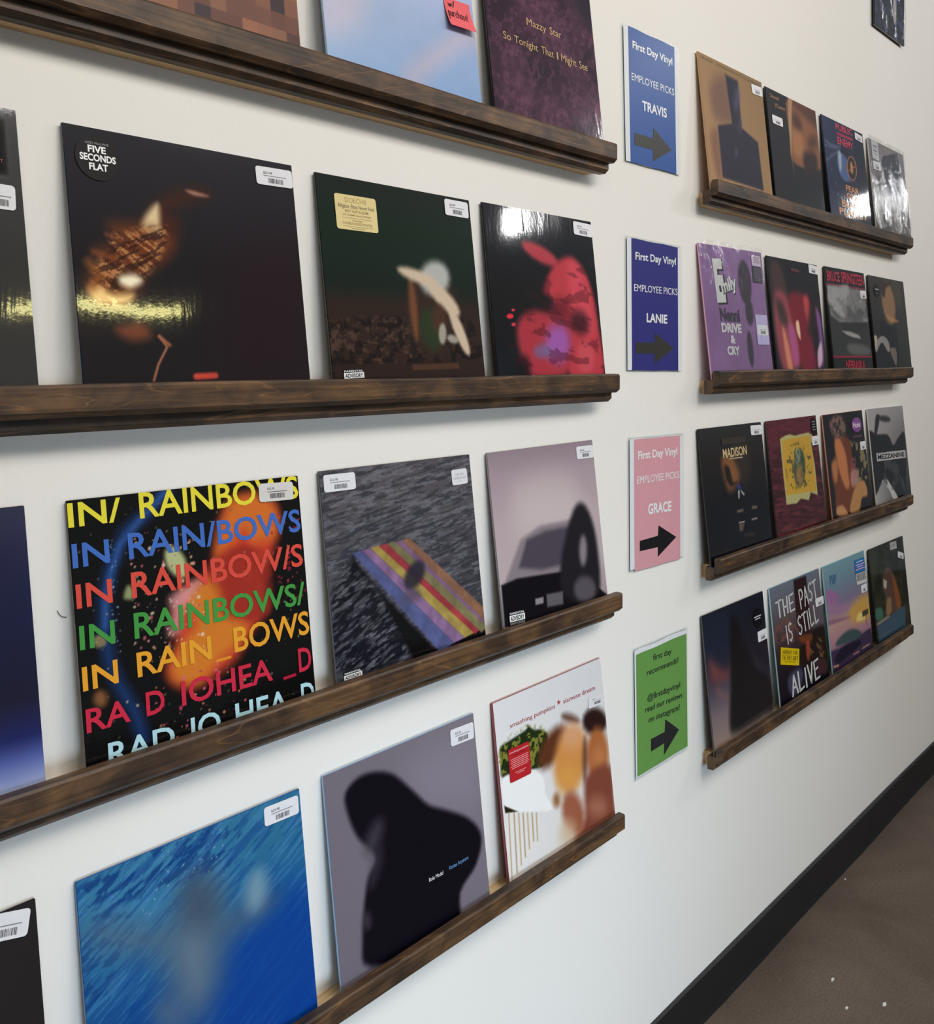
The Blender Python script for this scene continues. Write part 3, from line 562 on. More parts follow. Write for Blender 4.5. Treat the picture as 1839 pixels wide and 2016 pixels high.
    ['T', 'IN', 0.0022, 0.0992, 0.0414, 0.027, -0.007, '#dd9a2a', 0.016, ''],
    ['T', 'RAIN', 0.0668, 0.0988, 0.0978, 0.0287, -0.007, '#dd9a2a', 0.016, ''],
    ['T', 'BOWS', 0.1971, 0.0979, 0.1181, 0.0314, -0.007, '#dd9a2a', 0.016, ''],
    ['T', 'RA', 0.0026, 0.0526, 0.0516, 0.0266, -0.0108, '#c02640', 0.016, ''],
    ['T', 'D', 0.0739, 0.0518, 0.0234, 0.0277, -0.0108, '#c02640', 0.016, ''],
    ['T', 'IOHEA', 0.1194, 0.0513, 0.1312, 0.0295, -0.0108, '#c02640', 0.016, ''],
    ['T', 'D', 0.2928, 0.0494, 0.0209, 0.0318, -0.0108, '#c02640', 0.016, ''],
    ['T', 'RAD', 0.0246, 0.0079, 0.082, 0.0273, -0.0207, '#a9cfd8', 0.016, ''],
    ['T', 'IO', 0.1283, 0.0057, 0.0406, 0.0289, -0.0207, '#a9cfd8', 0.016, ''],
    ['T', 'HEA', 0.1906, 0.0044, 0.0802, 0.0305, -0.0207, '#a9cfd8', 0.016, ''],
    ['T', 'D', 0.2924, 0.0023, 0.0217, 0.0318, -0.0207, '#a9cfd8', 0.016, ''],
    ['R', 'price_sticker', 0.2515, 0.2823, 0.0547, 0.0243, -0.033, '#cfccc8', 0.004, 0.0004, [['T', '$32.98', 0.24, 0.64, 0.2, 0.12, '#3a3a3e', 0.01], ['bar', 0.24, 0.5, 0.58, 0.04, '#55555c'], ['barcode', 0.31, 0.16, 0.44, 0.27]], None]],
   'o': [0.3791, -0.0382, 1.061],
   'w': 0.3181,
   'h': 0.3118,
   'lean': 0.0993,
   'tt': -0.0038,
   'g': 0,
   'rw': 2},
  {'key': 'C2',
   'label': 'grey rippled record sleeve with a diagonal band of muted coloured stripes',
   'edge': '#5a5a60',
   'fin': 'gloss',
   'n': 220,
   'th': 0.004,
   'ops': [['G', '#5a5659', '#565358', '#45474e', '#3e3c42'],
    ['C', '#2b2d36', 12, 90, -8, 3, 0.52, 0.08, 0.6, None],
    ['C', '#84848e', 14, 100, -6, 8, 0.62, 0.06, 0.45, None],
    ['C', '#14151c', 16, 80, -20, 5, 0.48, 0.08, 0.85, [[0.1592, 0.5744], [0.2515, 0.4445], [0.4574, 0.0849], [-0.0276, 0.1125], [0.0248, 0.4855]]],
    ['P', [[0.1529, 0.6118], [0.514, 0.6289], [0.9832, 0.183], [1.0176, 0.028], [0.5026, 0.0658], [0.6499, 0.0661], [0.1619, 0.5982]], '#15131a', 0.004, 1],
    ['P', [[0.1506, 0.5919], [0.1763, 0.5392], [0.6466, 0.0406], [0.4752, 0.0382], [0.273, 0.4406], [0.1564, 0.5506]], '#120f14', 0.02, 1],
    ['P', [[0.1509, 0.6121], [0.2088, 0.6154], [0.7582, 0.0634], [0.6532, 0.0435]], '#545a86', 0.002, 1],
    ['P', [[0.2088, 0.6154], [0.2613, 0.6189], [0.8385, 0.0723], [0.7582, 0.0634]], '#84668a', 0.002, 1],
    ['P', [[0.2613, 0.6189], [0.3116, 0.6229], [0.9208, 0.0814], [0.8385, 0.0723]], '#a08a4a', 0.002, 1],
    ['P', [[0.3116, 0.6229], [0.3678, 0.6229], [0.9707, 0.0935], [0.9196, 0.0726]], '#983a40', 0.002, 1],
    ['P', [[0.3678, 0.6229], [0.422, 0.6251], [1.0264, 0.0909], [0.9676, 0.0712]], '#77704f', 0.002, 1],
    ['P', [[0.422, 0.6251], [0.4642, 0.6275], [1.0165, 0.1208], [1.0251, 0.0819]], '#7a5c78', 0.002, 1],
    ['P', [[0.4642, 0.6275], [0.5164, 0.6286], [0.9993, 0.1983], [1.0152, 0.1118]], '#86604c', 0.002, 1],
    ['N', 0.12, 20, 20, 40, 4, [[0.1509, 0.6121], [0.5164, 0.6286], [1.0216, 0.1568], [0.6532, 0.0435]]],
    ['P', [[0.5783, 0.4191], [0.5497, 0.3954], [0.517, 0.382], [0.4865, 0.3813], [0.4642, 0.3934], [0.4542, 0.4158], [0.4586, 0.4442], [0.4763, 0.473], [0.5042, 0.4969], [0.5368, 0.5109], [0.5679, 0.5122], [0.591, 0.5003], [0.6013, 0.4775], [0.5968, 0.4485]], '#2a2836', 0.02, 0.9],
    ['P', [[0.555, 0.3637], [0.5572, 0.3478], [0.5462, 0.3323], [0.5242, 0.3204], [0.4958, 0.3145], [0.4667, 0.3156], [0.4425, 0.3235], [0.428, 0.3365], [0.4259, 0.3521], [0.4364, 0.3673], [0.4578, 0.3792], [0.4859, 0.3854], [0.5152, 0.3846], [0.5399, 0.3769]], '#4a4250', 0.03, 0.6]],
   'parts': [['R', 'price_sticker', 0.0061, 0.2837, 0.0579, 0.0246, -0.0092, '#dcdce0', 0.004, 0.0004, [['T', '$32.98', 0.2, 0.62, 0.24, 0.13, '#3a3a3e', 0.01], ['bar', 0.2, 0.5, 0.62, 0.04, '#77777c'], ['barcode', 0.32, 0.13, 0.42, 0.27]], None],
    ['R', 'hype_sticker', 0.2648, 0.2673, 0.0365, 0.025, 0.0137, '#d8d8dc', 0.004, 0.0004, [['T', 'BABY KEEM', 0.25, 0.6, 0.5, 0.14, '#8a8c96', 0], ['T', 'THE MELODIC BLUE', 0.08, 0.36, 0.84, 0.14, '#8a8c96', 0], ['bar', 0.35, 0.2, 0.3, 0.03, '#aaaab2']], None],
    ['R', 'advisory_label', 0.0114, 0.0168, 0.0332, 0.0131, 0.0002, '#0b0b0d', 0.0005, 0.0004, [['T', 'PARENTAL', 0.05, 0.7, 0.9, 0.2, '#e4e4e4', 0.01], ['box', 0, 0.14, 1, 0.48, '#e4e4e4'], ['T', 'ADVISORY', 0.05, 0.2, 0.9, 0.34, '#0c0c0e', 0.03]], None]],
   'o': [0.7348, -0.0382, 1.0598],
   'w': 0.3123,
   'h': 0.3145,
   'lean': 0.0993,
   'tt': 0.0014,
   'g': 0,
   'rw': 2},
  {'key': 'C3',
   'label': 'record sleeve with pinkish grey sky above a black lower band',
   'edge': '#8a8488',
   'fin': 'satin',
   'n': 200,
   'th': 0.004,
   'ops': [['V', [[0, '#9a8b90'], [0.3, '#b6a7a9'], [0.6, '#b3a2a6'], [0.85, '#a3919a'], [1, '#8f7f88']]],
    ['B', [[0.2261, 0.784], [0.729, 0.7816], [0.7828, 0.4578], [0.2594, 0.4939]], '#c5b8b8', 0.15, 0.8],
    ['P', [[0.042, 0.2875], [0.2131, 0.5008], [0.3985, 0.5535], [0.7612, 0.5455], [0.7299, 0.15], [0.0108, 0.279]], '#857a80', 0.02, 1],
    ['P', [[0.174, 0.3508], [0.2672, 0.4927], [0.4424, 0.5171], [0.7551, 0.5093], [0.6477, 0.3004], [0.375, 0.3061]], '#4b4550', 0.02, 1],
    ['P', [[0.0115, 0.2836], [0.15, 0.2967], [0.5709, 0.2619], [0.7439, 0.2316], [1.0116, 0.0323], [1.0231, -0.1225], [0.0066, 0.0567]], '#17151a', 0.01, 1],
    ['B', [[0.7346, 0.6017], [0.864, 0.6068], [0.9399, 0.3919], [0.8995, 0.0541], [0.5645, 0.1192], [0.564, 0.3248]], '#242127', 0.03, 1],
    ['P', [[0.8315, 0.3442], [0.821, 0.3066], [0.8047, 0.2778], [0.7859, 0.2636], [0.7684, 0.2666], [0.7556, 0.286], [0.75, 0.3182], [0.7526, 0.3566], [0.763, 0.394], [0.7791, 0.4228], [0.7979, 0.4374], [0.8155, 0.4349], [0.8285, 0.4155], [0.8342, 0.3831]], '#857c82', 0.03, 1],
    ['P', [[0.8829, 0.1002], [0.8657, 0.0686], [0.8297, 0.0478], [0.7824, 0.0418], [0.7334, 0.0516], [0.6923, 0.0749], [0.6669, 0.107], [0.6618, 0.1419], [0.6781, 0.1728], [0.7126, 0.1937], [0.7591, 0.2006], [0.8084, 0.1918], [0.8508, 0.1688], [0.8775, 0.136]], '#565058', 0.03, 1],
    ['P', [[0.2907, 0.1575], [0.3666, 0.1526], [0.3611, 0.1187], [0.2885, 0.1233]], '#8a848a', 0.006, 1],
    ['P', [[0.3946, 0.1622], [0.5523, 0.1502], [0.5435, 0.0771], [0.3929, 0.0903]], '#5f5a5f', 0.01, 1]],
   'parts': [['R', 'price_sticker', 0.2516, 0.2805, 0.0547, 0.0239, -0.0095, '#dcdce0', 0.004, 0.0004, [['T', '$34.98', 0.2, 0.62, 0.24, 0.13, '#3a3a3e', 0.01], ['bar', 0.2, 0.5, 0.62, 0.04, '#77777c'], ['barcode', 0.32, 0.13, 0.42, 0.27]], None],
    ['R', 'advisory_label', 0.0151, 0.0185, 0.0404, 0.0232, -0.059, '#101014', 0.0005, 0.0004, [['T', 'PARENTAL', 0.03, 0.78, 0.94, 0.15, '#e4e4e4', 0.01], ['box', 0, 0.26, 1, 0.46, '#e4e4e4'], ['T', 'ADVISORY', 0.05, 0.33, 0.9, 0.32, '#0c0c0e', 0.03], ['T', 'EXPLICIT CONTENT', 0.02, 0.05, 0.96, 0.14, '#c4c4c4', 0]], None]],
   'o': [1.0923, -0.0382, 1.0598],
   'w': 0.3079,
   'h': 0.3137,
   'lean': 0.0993,
   'tt': 0.0086,
   'g': 0,
   'rw': 2},
  {'key': 'D0',
   'label': 'near-black record sleeve with a price sticker at the bottom left corner of the photo',
   'edge': '#151416',
   'fin': 'gloss',
   'n': 90,
   'th': 0.004,
   'ops': [['G', '#2e2b2c', '#2a2728', '#1c1b20', '#232125']],
   'parts': [['R', 'price_sticker', 0.2598, 0.2876, 0.0437, 0.0283, -0.2207, '#dcdce0', 0.004, 0.0004, [['bar', 0.2, 0.5, 0.62, 0.04, '#77777c'], ['barcode', 0.32, 0.13, 0.42, 0.27]], None]],
   'o': [0.017, -0.0382, 0.6285],
   'w': 0.3145,
   'h': 0.3129,
   'lean': 0.0993,
   'tt': -0.002,
   'g': 0,
   'rw': 3},
  {'key': 'D1',
   'label': 'bright blue record sleeve with pale grey shapes on the bottom shelf',
   'edge': '#2a5f96',
   'fin': 'satin',
   'n': 240,
   'th': 0.004,
   'ops': [['V', [[0, '#143a80'], [0.35, '#174684'], [0.6, '#245c8c'], [0.85, '#306a8e'], [1, '#336e90']]],
    ['B', [[0.0015, 0.9854], [0.3263, 0.973], [0.5939, 0.897], [0.6627, 0.739], [0.5598, 0.5386], [0.2928, 0.5933], [0.0231, 0.6887], [-0.0022, 0.8596]], '#3d7ea6', 0.15, 0.6],
    ['C', '#173a74', 16, 50, -25, 6, 0.56, 0.04, 0.75, [[0.0015, 0.9854], [0.645, 0.9939], [0.6274, 0.8115], [0.3147, 0.8412], [0.0366, 0.8552], [-0.0002, 0.8842]]],
    ['C', '#16366a', 18, 40, -10, 9, 0.58, 0.05, 0.5, [[-0.0002, 0.8842], [0.2354, 0.7674], [0.2243, 0.639], [-0.0018, 0.5422]]],
    ['C', '#4c86b4', 8, 70, -30, 12, 0.62, 0.08, 0.45, None],
    ['C', '#123a80', 8, 70, -30, 13, 0.62, 0.08, 0.4, None],
    ['B', [[0.5598, 0.5386], [1.009, 0.5656], [1.0217, -0.045], [0.2701, 0.3357], [0.4323, 0.4581]], '#123f8e', 0.15, 0.85],
    ['S', 70, 4, 0.2416, 0.7001, 0.6167, 1.0061, 0.0008, 0.0022, ['#cfe0e8', '#a9c8d8']],
    ['P', [[0.5777, 0.4748], [0.5373, 0.3635], [0.4801, 0.2911], [0.418, 0.2709], [0.3632, 0.305], [0.3259, 0.3854], [0.3125, 0.4963], [0.3253, 0.6173], [0.3622, 0.7262], [0.4169, 0.8021], [0.4792, 0.8291], [0.5368, 0.8], [0.5774, 0.719], [0.5922, 0.6023]], '#4f6274', 0.12, 0.8],
    ['P', [[0.4771, 0.5443], [0.4464, 0.5348], [0.3748, 0.5558], [0.2793, 0.6017], [0.1803, 0.6618], [0.0969, 0.724], [0.0435, 0.7768], [0.0286, 0.8113], [0.0544, 0.8216], [0.117, 0.8055], [0.2063, 0.765], [0.3065, 0.7066], [0.3975, 0.6412], [0.4593, 0.5827]], '#52677a', 0.09, 0.75],
    ['P', [[0.565, 0.679], [0.5522, 0.6382], [0.525, 0.6131], [0.4892, 0.6087], [0.452, 0.6255], [0.4207, 0.6597], [0.4012, 0.7045], [0.3971, 0.7513], [0.4091, 0.7913], [0.4351, 0.8167], [0.4702, 0.8226], [0.5077, 0.8072], [0.5401, 0.7732], [0.5606, 0.7274]], '#414f60', 0.09, 0.75],
    ['P', [[0.8376, 0.6028], [0.836, 0.5763], [0.8049, 0.5508], [0.7513, 0.5319], [0.6868, 0.5232], [0.6245, 0.526], [0.5762, 0.5395], [0.5506, 0.5608], [0.552, 0.5859], [0.5802, 0.6103], [0.6304, 0.6294], [0.6936, 0.6394], [0.7576, 0.6379], [0.8094, 0.6249]], '#4b5f74', 0.08, 0.7],
    ['P', [[0.5036, 0.4586], [0.4918, 0.4094], [0.4689, 0.3769], [0.4396, 0.3674], [0.4097, 0.3824], [0.3853, 0.4186], [0.3707, 0.4687], [0.3689, 0.5231], [0.38, 0.5715], [0.4022, 0.6044], [0.4311, 0.6153], [0.4612, 0.6016], [0.4865, 0.5656], [0.5017, 0.5145]], '#74828e', 0.1, 0.5],
    ['P', [[0.3741, 0.3287], [0.3653, 0.3066], [0.3454, 0.2957], [0.3185, 0.2981], [0.2902, 0.3132], [0.2658, 0.3377], [0.2502, 0.3668], [0.2462, 0.3949], [0.2546, 0.4167], [0.2738, 0.4279], [0.3002, 0.4262], [0.3287, 0.4118], [0.3537, 0.3873], [0.3699, 0.3576]], '#54687c', 0.07, 0.7],
    ['P', [[0.7929, 0.6326], [0.7764, 0.6022], [0.7531, 0.5839], [0.7278, 0.5812], [0.7054, 0.5945], [0.6903, 0.6209], [0.6853, 0.6553], [0.6914, 0.6911], [0.7074, 0.7213], [0.7303, 0.7401], [0.7557, 0.7435], [0.7785, 0.7308], [0.7941, 0.7042], [0.7993, 0.6691]], '#7c99a6', 0.05, 0.8]],
   'parts': [['R', 'price_sticker', 0.2513, 0.2809, 0.0557, 0.0247, -0.0243, '#dcdce0', 0.004, 0.0004, [['T', '$29.98', 0.2, 0.62, 0.24, 0.13, '#3a3a3e', 0.01], ['bar', 0.2, 0.5, 0.62, 0.04, '#77777c'], ['barcode', 0.32, 0.13, 0.42, 0.27]], None]],
   'o': [0.3756, -0.0382, 0.6283],
   'w': 0.3119,
   'h': 0.3113,
   'lean': 0.0993,
   'tt': -0.0015,
   'g': 0,
   'rw': 3},
  {'key': 'D2',
   'label': 'mauve grey record sleeve with a large black mass in its lower half',
   'edge': '#8fb0d0',
   'fin': 'satin',
   'n': 220,
   'th': 0.004,
   'ops': [['G', '#736c76', '#7a737c', '#6d6670', '#746d77'],
    ['B', [[0.5305, 0.8832], [0.9783, 0.8772], [0.9756, 0.5533], [0.6207, 0.6346]], '#8a8290', 0.15, 0.6],
    ['B', [[0.119, 0.8875], [0.2299, 0.9313], [0.3909, 0.8862], [0.5161, 0.767], [0.6228, 0.6513], [0.7399, 0.5828], [0.8974, 0.4802], [0.9767, 0.3585], [0.9184, 0.2342], [0.7859, 0.1443], [0.7562, -0.0301], [0.5369, -0.0246], [0.1718, 0.0666], [0.1398, 0.2026], [0.1938, 0.4376], [0.2593, 0.5336], [0.1663, 0.6599], [0.1184, 0.791]], '#17141c', 0.02, 1],
    ['P', [[0.2974, 0.5983], [0.2722, 0.5721], [0.2446, 0.5564], [0.2201, 0.5543], [0.2034, 0.5659], [0.1977, 0.5889], [0.204, 0.6188], [0.2213, 0.65], [0.2461, 0.6763], [0.2737, 0.6926], [0.2987, 0.6953], [0.3159, 0.6839], [0.3219, 0.6605], [0.3152, 0.6299]], '#4a464e', 0.05, 0.7],
    ['P', [[0.2835, 0.4679], [0.2617, 0.436], [0.2385, 0.4144], [0.2185, 0.407], [0.2055, 0.4153], [0.2021, 0.4375], [0.2088, 0.4694], [0.2244, 0.5047], [0.2459, 0.5367], [0.2692, 0.5589], [0.2895, 0.5668], [0.3029, 0.5588], [0.3065, 0.5362], [0.2995, 0.5037]], '#3c3842', 0.04, 0.6],
    ['P', [[0.2004, 0.2639], [0.1959, 0.2483], [0.1872, 0.2381], [0.1762, 0.2353], [0.1649, 0.2405], [0.1556, 0.2525], [0.1502, 0.269], [0.1496, 0.2867], [0.154, 0.3022], [0.1626, 0.3125], [0.1736, 0.3154], [0.1849, 0.3104], [0.1943, 0.2984], [0.1998, 0.2818]], '#4a4650', 0.03, 0.6]],
   'parts': [['T', 'Role Model', 0.1836, 0.09, 0.031, 0.0063, -0.0307, '#e8e8ec', 0, ''],
    ['T', 'Kansas Anymore', 0.2289, 0.0902, 0.0444, 0.0064, -0.0069, '#6c9ad0', 0, ''],
    ['R', 'price_sticker', 0.2567, 0.2766, 0.0549, 0.0264, -0.0347, '#dcdce0', 0.004, 0.0004, [['T', '$35.98', 0.2, 0.62, 0.24, 0.13, '#3a3a3e', 0.01], ['bar', 0.2, 0.5, 0.62, 0.04, '#77777c'], ['barcode', 0.32, 0.13, 0.42, 0.27]], None]],
   'o': [0.7289, -0.0382, 0.6278],
   'w': 0.3166,
   'h': 0.3147,
   'lean': 0.0993,
   'tt': 0.0011,
   'g': 0,
   'rw': 3},
  {'key': 'D3',
   'label': 'white record sleeve with warm orange-brown patches and a red sticker',
   'edge': '#8a3a40',
   'fin': 'satin',
   'n': 220,
   'th': 0.006,
   'ops': [['G', '#dcdcde', '#d2d3d6', '#e2e0de', '#d6cfc8'],
    ['B', [[0.0247, 0.7534], [0.0985, 0.7677], [0.2492, 0.7849], [0.2625, 0.8067], [0.3174, 0.7641], [0.377, 0.746], [0.4327, 0.6959], [0.3969, 0.6017], [0.3563, 0.5429], [0.1875, 0.5738], [0.025, 0.5914], [0.019, 0.6806]], '#24301c', 0.01, 1],
    ['C', '#8a8a3a', 40, 40, 20, 3, 0.58, 0.05, 0.85, [[0.0247, 0.7534], [0.2519, 0.8034], [0.4356, 0.7149], [0.3563, 0.5429], [0.025, 0.5914]]],
    ['B', [[0.0134, 0.5767], [0.0923, 0.5934], [0.2651, 0.554], [0.3567, 0.4774], [0.3632, 0.3836], [0.4109, 0.2811], [0.2511, 0.3271], [0.1094, 0.3796], [0.0216, 0.437]], '#ecebea', 0.01, 1],
    ['P', [[0.0134, 0.4462], [0.1187, 0.3762], [0.0169, 0.4046]], '#2a2418', 0.004, 1],
    ['L', [[0.044, 0.3945], [0.0208, 0.0402]], 0.005, '#b79a6c', 0.004, 0.9],
    ['L', [[0.086, 0.3789], [0.0658, 0.0647]], 0.005, '#a88a5a', 0.004, 0.9],
    ['L', [[0.1229, 0.3652], [0.1058, 0.0918]], 0.005, '#b79a6c', 0.004, 0.9],
    ['L', [[0.1584, 0.352], [0.1446, 0.12]], 0.005, '#a88a5a', 0.004, 0.9],
    ['L', [[0.1943, 0.3386], [0.1837, 0.1486]], 0.005, '#b79a6c', 0.004, 0.9],
    ['L', [[0.2324, 0.3244], [0.2253, 0.1767]], 0.005, '#a88a5a', 0.004, 0.9],
    ['L', [[0.2681, 0.3112], [0.2579, 0.1638]], 0.005, '#b79a6c', 0.004, 0.9],
    ['P', [[0.5419, 0.5666], [0.4816, 0.5353], [0.4189, 0.5211], [0.3659, 0.5265], [0.3326, 0.5499], [0.3249, 0.5868], [0.3443, 0.6303], [0.3872, 0.672], [0.4459, 0.7041], [0.5092, 0.72], [0.5644, 0.716], [0.6, 0.6926], [0.6083, 0.6543], [0.5874, 0.6092]], '#5c3522', 0.04, 1],
    ['P', [[0.7311, 0.6848], [0.716, 0.6814], [0.6881, 0.6871], [0.6534, 0.7007], [0.6186, 0.7193], [0.5907, 0.7394], [0.5749, 0.7569], [0.5743, 0.7686], [0.5889, 0.7721], [0.616, 0.7668], [0.6504, 0.7536], [0.6854, 0.735], [0.7141, 0.7147], [0.7305, 0.6967]], '#4a2c20', 0.03, 0.9],
    ['P', [[0.7642, 0.4346], [0.7165, 0.3661], [0.6494, 0.3247], [0.5767, 0.3181], [0.5129, 0.3465], [0.4699, 0.4038], [0.4552, 0.4787], [0.4716, 0.5572], [0.5161, 0.6247], [0.5809, 0.6682], [0.6537, 0.6783], [0.7201, 0.6523], [0.7663, 0.5945], [0.7821, 0.5165]], '#cc8b4a', 0.05, 1],
    ['P', [[0.7505, 0.5908], [0.7355, 0.5625], [0.7039, 0.5462], [0.6623, 0.5449], [0.6192, 0.5587], [0.5829, 0.5846], [0.5604, 0.6176], [0.5559, 0.6511], [0.5701, 0.6789], [0.6006, 0.6955], [0.6415, 0.6977], [0.6849, 0.6846], [0.7222, 0.6588], [0.7457, 0.6252]], '#d6a07a', 0.07, 0.8],
    ['P', [[0.6792, 0.3666], [0.6645, 0.3391], [0.6336, 0.3239], [0.5928, 0.3239], [0.5505, 0.3388], [0.515, 0.3656], [0.4929, 0.3988], [0.4884, 0.4322], [0.5024, 0.4592], [0.5322, 0.4747], [0.5723, 0.4756], [0.6149, 0.4614], [0.6515, 0.4347], [0.6745, 0.4008]], '#d59a4e', 0.07, 0.8],
    ['P', [[1.0062, 0.6045], [0.9878, 0.5728], [0.9488, 0.555], [0.8972, 0.5545], [0.8436, 0.571], [0.7986, 0.6011], [0.7705, 0.6386], [0.7645, 0.6765], [0.7817, 0.7076], [0.8191, 0.7258], [0.8696, 0.7274], [0.9236, 0.712], [0.9702, 0.6821], [0.9998, 0.6436]], '#2e1d1c', 0.03, 1],
    ['P', [[0.9904, 0.4023], [0.9674, 0.3357], [0.9271, 0.2902], [0.8779, 0.2745], [0.8297, 0.2912], [0.7918, 0.3365], [0.7714, 0.4013], [0.7722, 0.4732], [0.794, 0.5385], [0.8329, 0.5846], [0.8816, 0.6022], [0.9305, 0.5874], [0.9698, 0.5425], [0.9913, 0.4763]], '#a8643a', 0.04, 1],
    ['P', [[0.9576, 0.3916], [0.9458, 0.3617], [0.9236, 0.342], [0.8957, 0.3364], [0.8676, 0.3459], [0.8448, 0.3685], [0.8317, 0.3996], [0.8308, 0.4332], [0.8422, 0.4628], [0.8638, 0.4827], [0.8915, 0.4888], [0.9199, 0.4798], [0.9431, 0.4573], [0.9566, 0.4258]], '#c07e4e', 0.06, 0.7],
    ['P', [[0.7756, 0.4443], [0.7638, 0.3882], [0.7496, 0.345], [0.7356, 0.3231], [0.7248, 0.3269], [0.7193, 0.3554], [0.72, 0.403], [0.7268, 0.4604], [0.7385, 0.5164], [0.7527, 0.5599], [0.7667, 0.5823], [0.7777, 0.5789], [0.7833, 0.5503], [0.7826, 0.5022]], '#4a2a22', 0.03, 0.7],
    ['B', [[0.7461, 0.3505], [0.9978, 0.3356], [1.0048, 0.0836], [1.0062, 0.0189], [0.5909, 0.0328], [0.6978, 0.1275]], '#7d4436', 0.04, 1],
    ['P', [[0.6959, 0.1577], [0.6897, 0.1004], [0.6643, 0.0607], [0.6249, 0.0464], [0.5797, 0.06], [0.5378, 0.0984], [0.5071, 0.1538], [0.4934, 0.2153], [0.4992, 0.2712], [0.5235, 0.3108], [0.5618, 0.3264], [0.6068, 0.3144], [0.6496, 0.2768], [0.6815, 0.2209]], '#9a5c44', 0.04, 1],
    ['P', [[0.9216, 0.107], [0.908, 0.0845], [0.8789, 0.0733], [0.8404, 0.0756], [0.8002, 0.0906], [0.7662, 0.1154], [0.7449, 0.1449], [0.7404, 0.1734], [0.7533, 0.1956], [0.7814, 0.2071], [0.8194, 0.2055], [0.8598, 0.191], [0.8946, 0.1663], [0.9168, 0.1363]], '#a8705a', 0.06, 0.8],
    ['P', [[0.485, 0.307], [0.4794, 0.2917], [0.4688, 0.2817], [0.4553, 0.279], [0.4417, 0.284], [0.4306, 0.2957], [0.4242, 0.3118], [0.4237, 0.3291], [0.4293, 0.3443], [0.4398, 0.3543], [0.4532, 0.3572], [0.4668, 0.3523], [0.478, 0.3406], [0.4845, 0.3244]], '#8a5a2e', 0.03, 0.9],
    ['P', [[0.597, 0.0708], [0.5848, 0.0435], [0.5604, 0.0274], [0.5289, 0.0257], [0.4965, 0.0385], [0.4698, 0.0633], [0.4537, 0.0949], [0.4513, 0.1274], [0.463, 0.1544], [0.4868, 0.1707], [0.518, 0.1731], [0.5505, 0.1607], [0.5779, 0.1361], [0.5946, 0.104]], '#cdb594', 0.06, 0.8],
    ['P', [[0.5591, 0.8672], [0.5647, 0.8535], [0.5763, 0.8502], [0.5656, 0.8451], [0.5684, 0.8349], [0.5565, 0.8436], [0.5439, 0.8405], [0.5487, 0.8499], [0.5412, 0.8581], [0.553, 0.8561]], '#a02c38', 0.001, 1]],
   'parts': [['T', 'smashing', 0.0384, 0.2635, 0.0619, 0.0082, -0.0105, '#a04048', 0, ''],
    ['T', 'pumpkins', 0.1059, 0.2628, 0.0613, 0.0085, -0.0105, '#a04048', 0, ''],
    ['T', 'siamese', 0.1921, 0.263, 0.0542, 0.0088, -0.0089, '#a04048', 0, ''],
    ['T', 'dream', 0.2519, 0.2625, 0.0421, 0.009, -0.0089, '#a04048', 0, ''],
    ['R', 'hype_sticker', 0.0252, 0.1728, 0.0572, 0.0564, -0.0237, '#b02028', 0.003, 0.0004, [['T', 'smashing pumpkins', 0.04, 0.86, 0.92, 0.06, '#e8c8c8', 0], ['T', 'siamese dream', 0.2, 0.76, 0.6, 0.055, '#3a1418', 0], ['bar', 0.08, 0.66, 0.84, 0.022, '#d89090'], ['bar', 0.11, 0.605, 0.78, 0.022, '#d89090'], ['bar', 0.08, 0.55, 0.84, 0.022, '#d89090'], ['bar', 0.11, 0.495, 0.78, 0.022, '#d89090'], ['bar', 0.08, 0.44, 0.84, 0.022, '#d89090'], ['bar', 0.11, 0.385, 0.78, 0.022, '#d89090'], ['bar', 0.25, 0.24, 0.5, 0.02, '#d89090'], ['bar', 0.33, 0.19, 0.34, 0.02, '#d89090']], None],
    ['R', 'price_sticker', 0.267, 0.2323, 0.0483, 0.0203, -0.0639, '#d6d6d9', 0.003, 0.0004, [['bar', 0.25, 0.7, 0.2, 0.05, '#55555c'], ['bar', 0.25, 0.55, 0.62, 0.03, '#88888c'], ['barcode', 0.4, 0.2, 0.42, 0.25]], None]],
   'o': [1.0953, -0.0382, 0.6278],
   'w': 0.3216,
   'h': 0.3172,
   'lean': 0.0993,
   'tt': 0.0055,
   'g': 0,
   'rw': 3},
  {'key': 'RA1',
   'label': 'tan record sleeve with a dark angular upright shape, top right shelf',
   'edge': '#c49a72',
   'fin': 'gloss',
   'n': 130,
   'th': 0.004,
   'ops': [['G', '#a5835c', '#93754e', '#a9835e', '#a17f58'],
    ['B', [[0.1427, 0.7874], [0.3873, 0.9013], [0.4374, 0.6176], [0.3606, 0.5379], [0.1545, 0.5612]], '#6c4f48', 0.08, 0.7],
    ['B', [[0.0661, 0.4022], [0.1904, 0.4536], [0.1782, 0.1081], [0.1012, 0.1251]], '#7a5344', 0.05, 0.7],
    ['P', [[0.3917, 0.9229], [0.5863, 0.9174], [0.5713, 0.5485], [0.4234, 0.55]], '#2b2837', 0.02, 1],
    ['P', [[0.194, 0.5002], [0.4247, 0.5562], [0.5843, 0.551], [0.829, 0.4864], [0.846, 0.1079], [0.1914, 0.1157]], '#2b2837', 0.015, 1],
    ['P', [[0.5883, 0.7783], [0.5692, 0.7354], [0.5451, 0.6997], [0.5207, 0.678], [0.5008, 0.6746], [0.4892, 0.69], [0.4883, 0.7211], [0.4981, 0.7619], [0.5168, 0.8045], [0.5408, 0.8404], [0.5654, 0.8626], [0.5856, 0.8664], [0.5974, 0.8511], [0.5983, 0.8196]], '#5c567a', 0.05, 0.7],
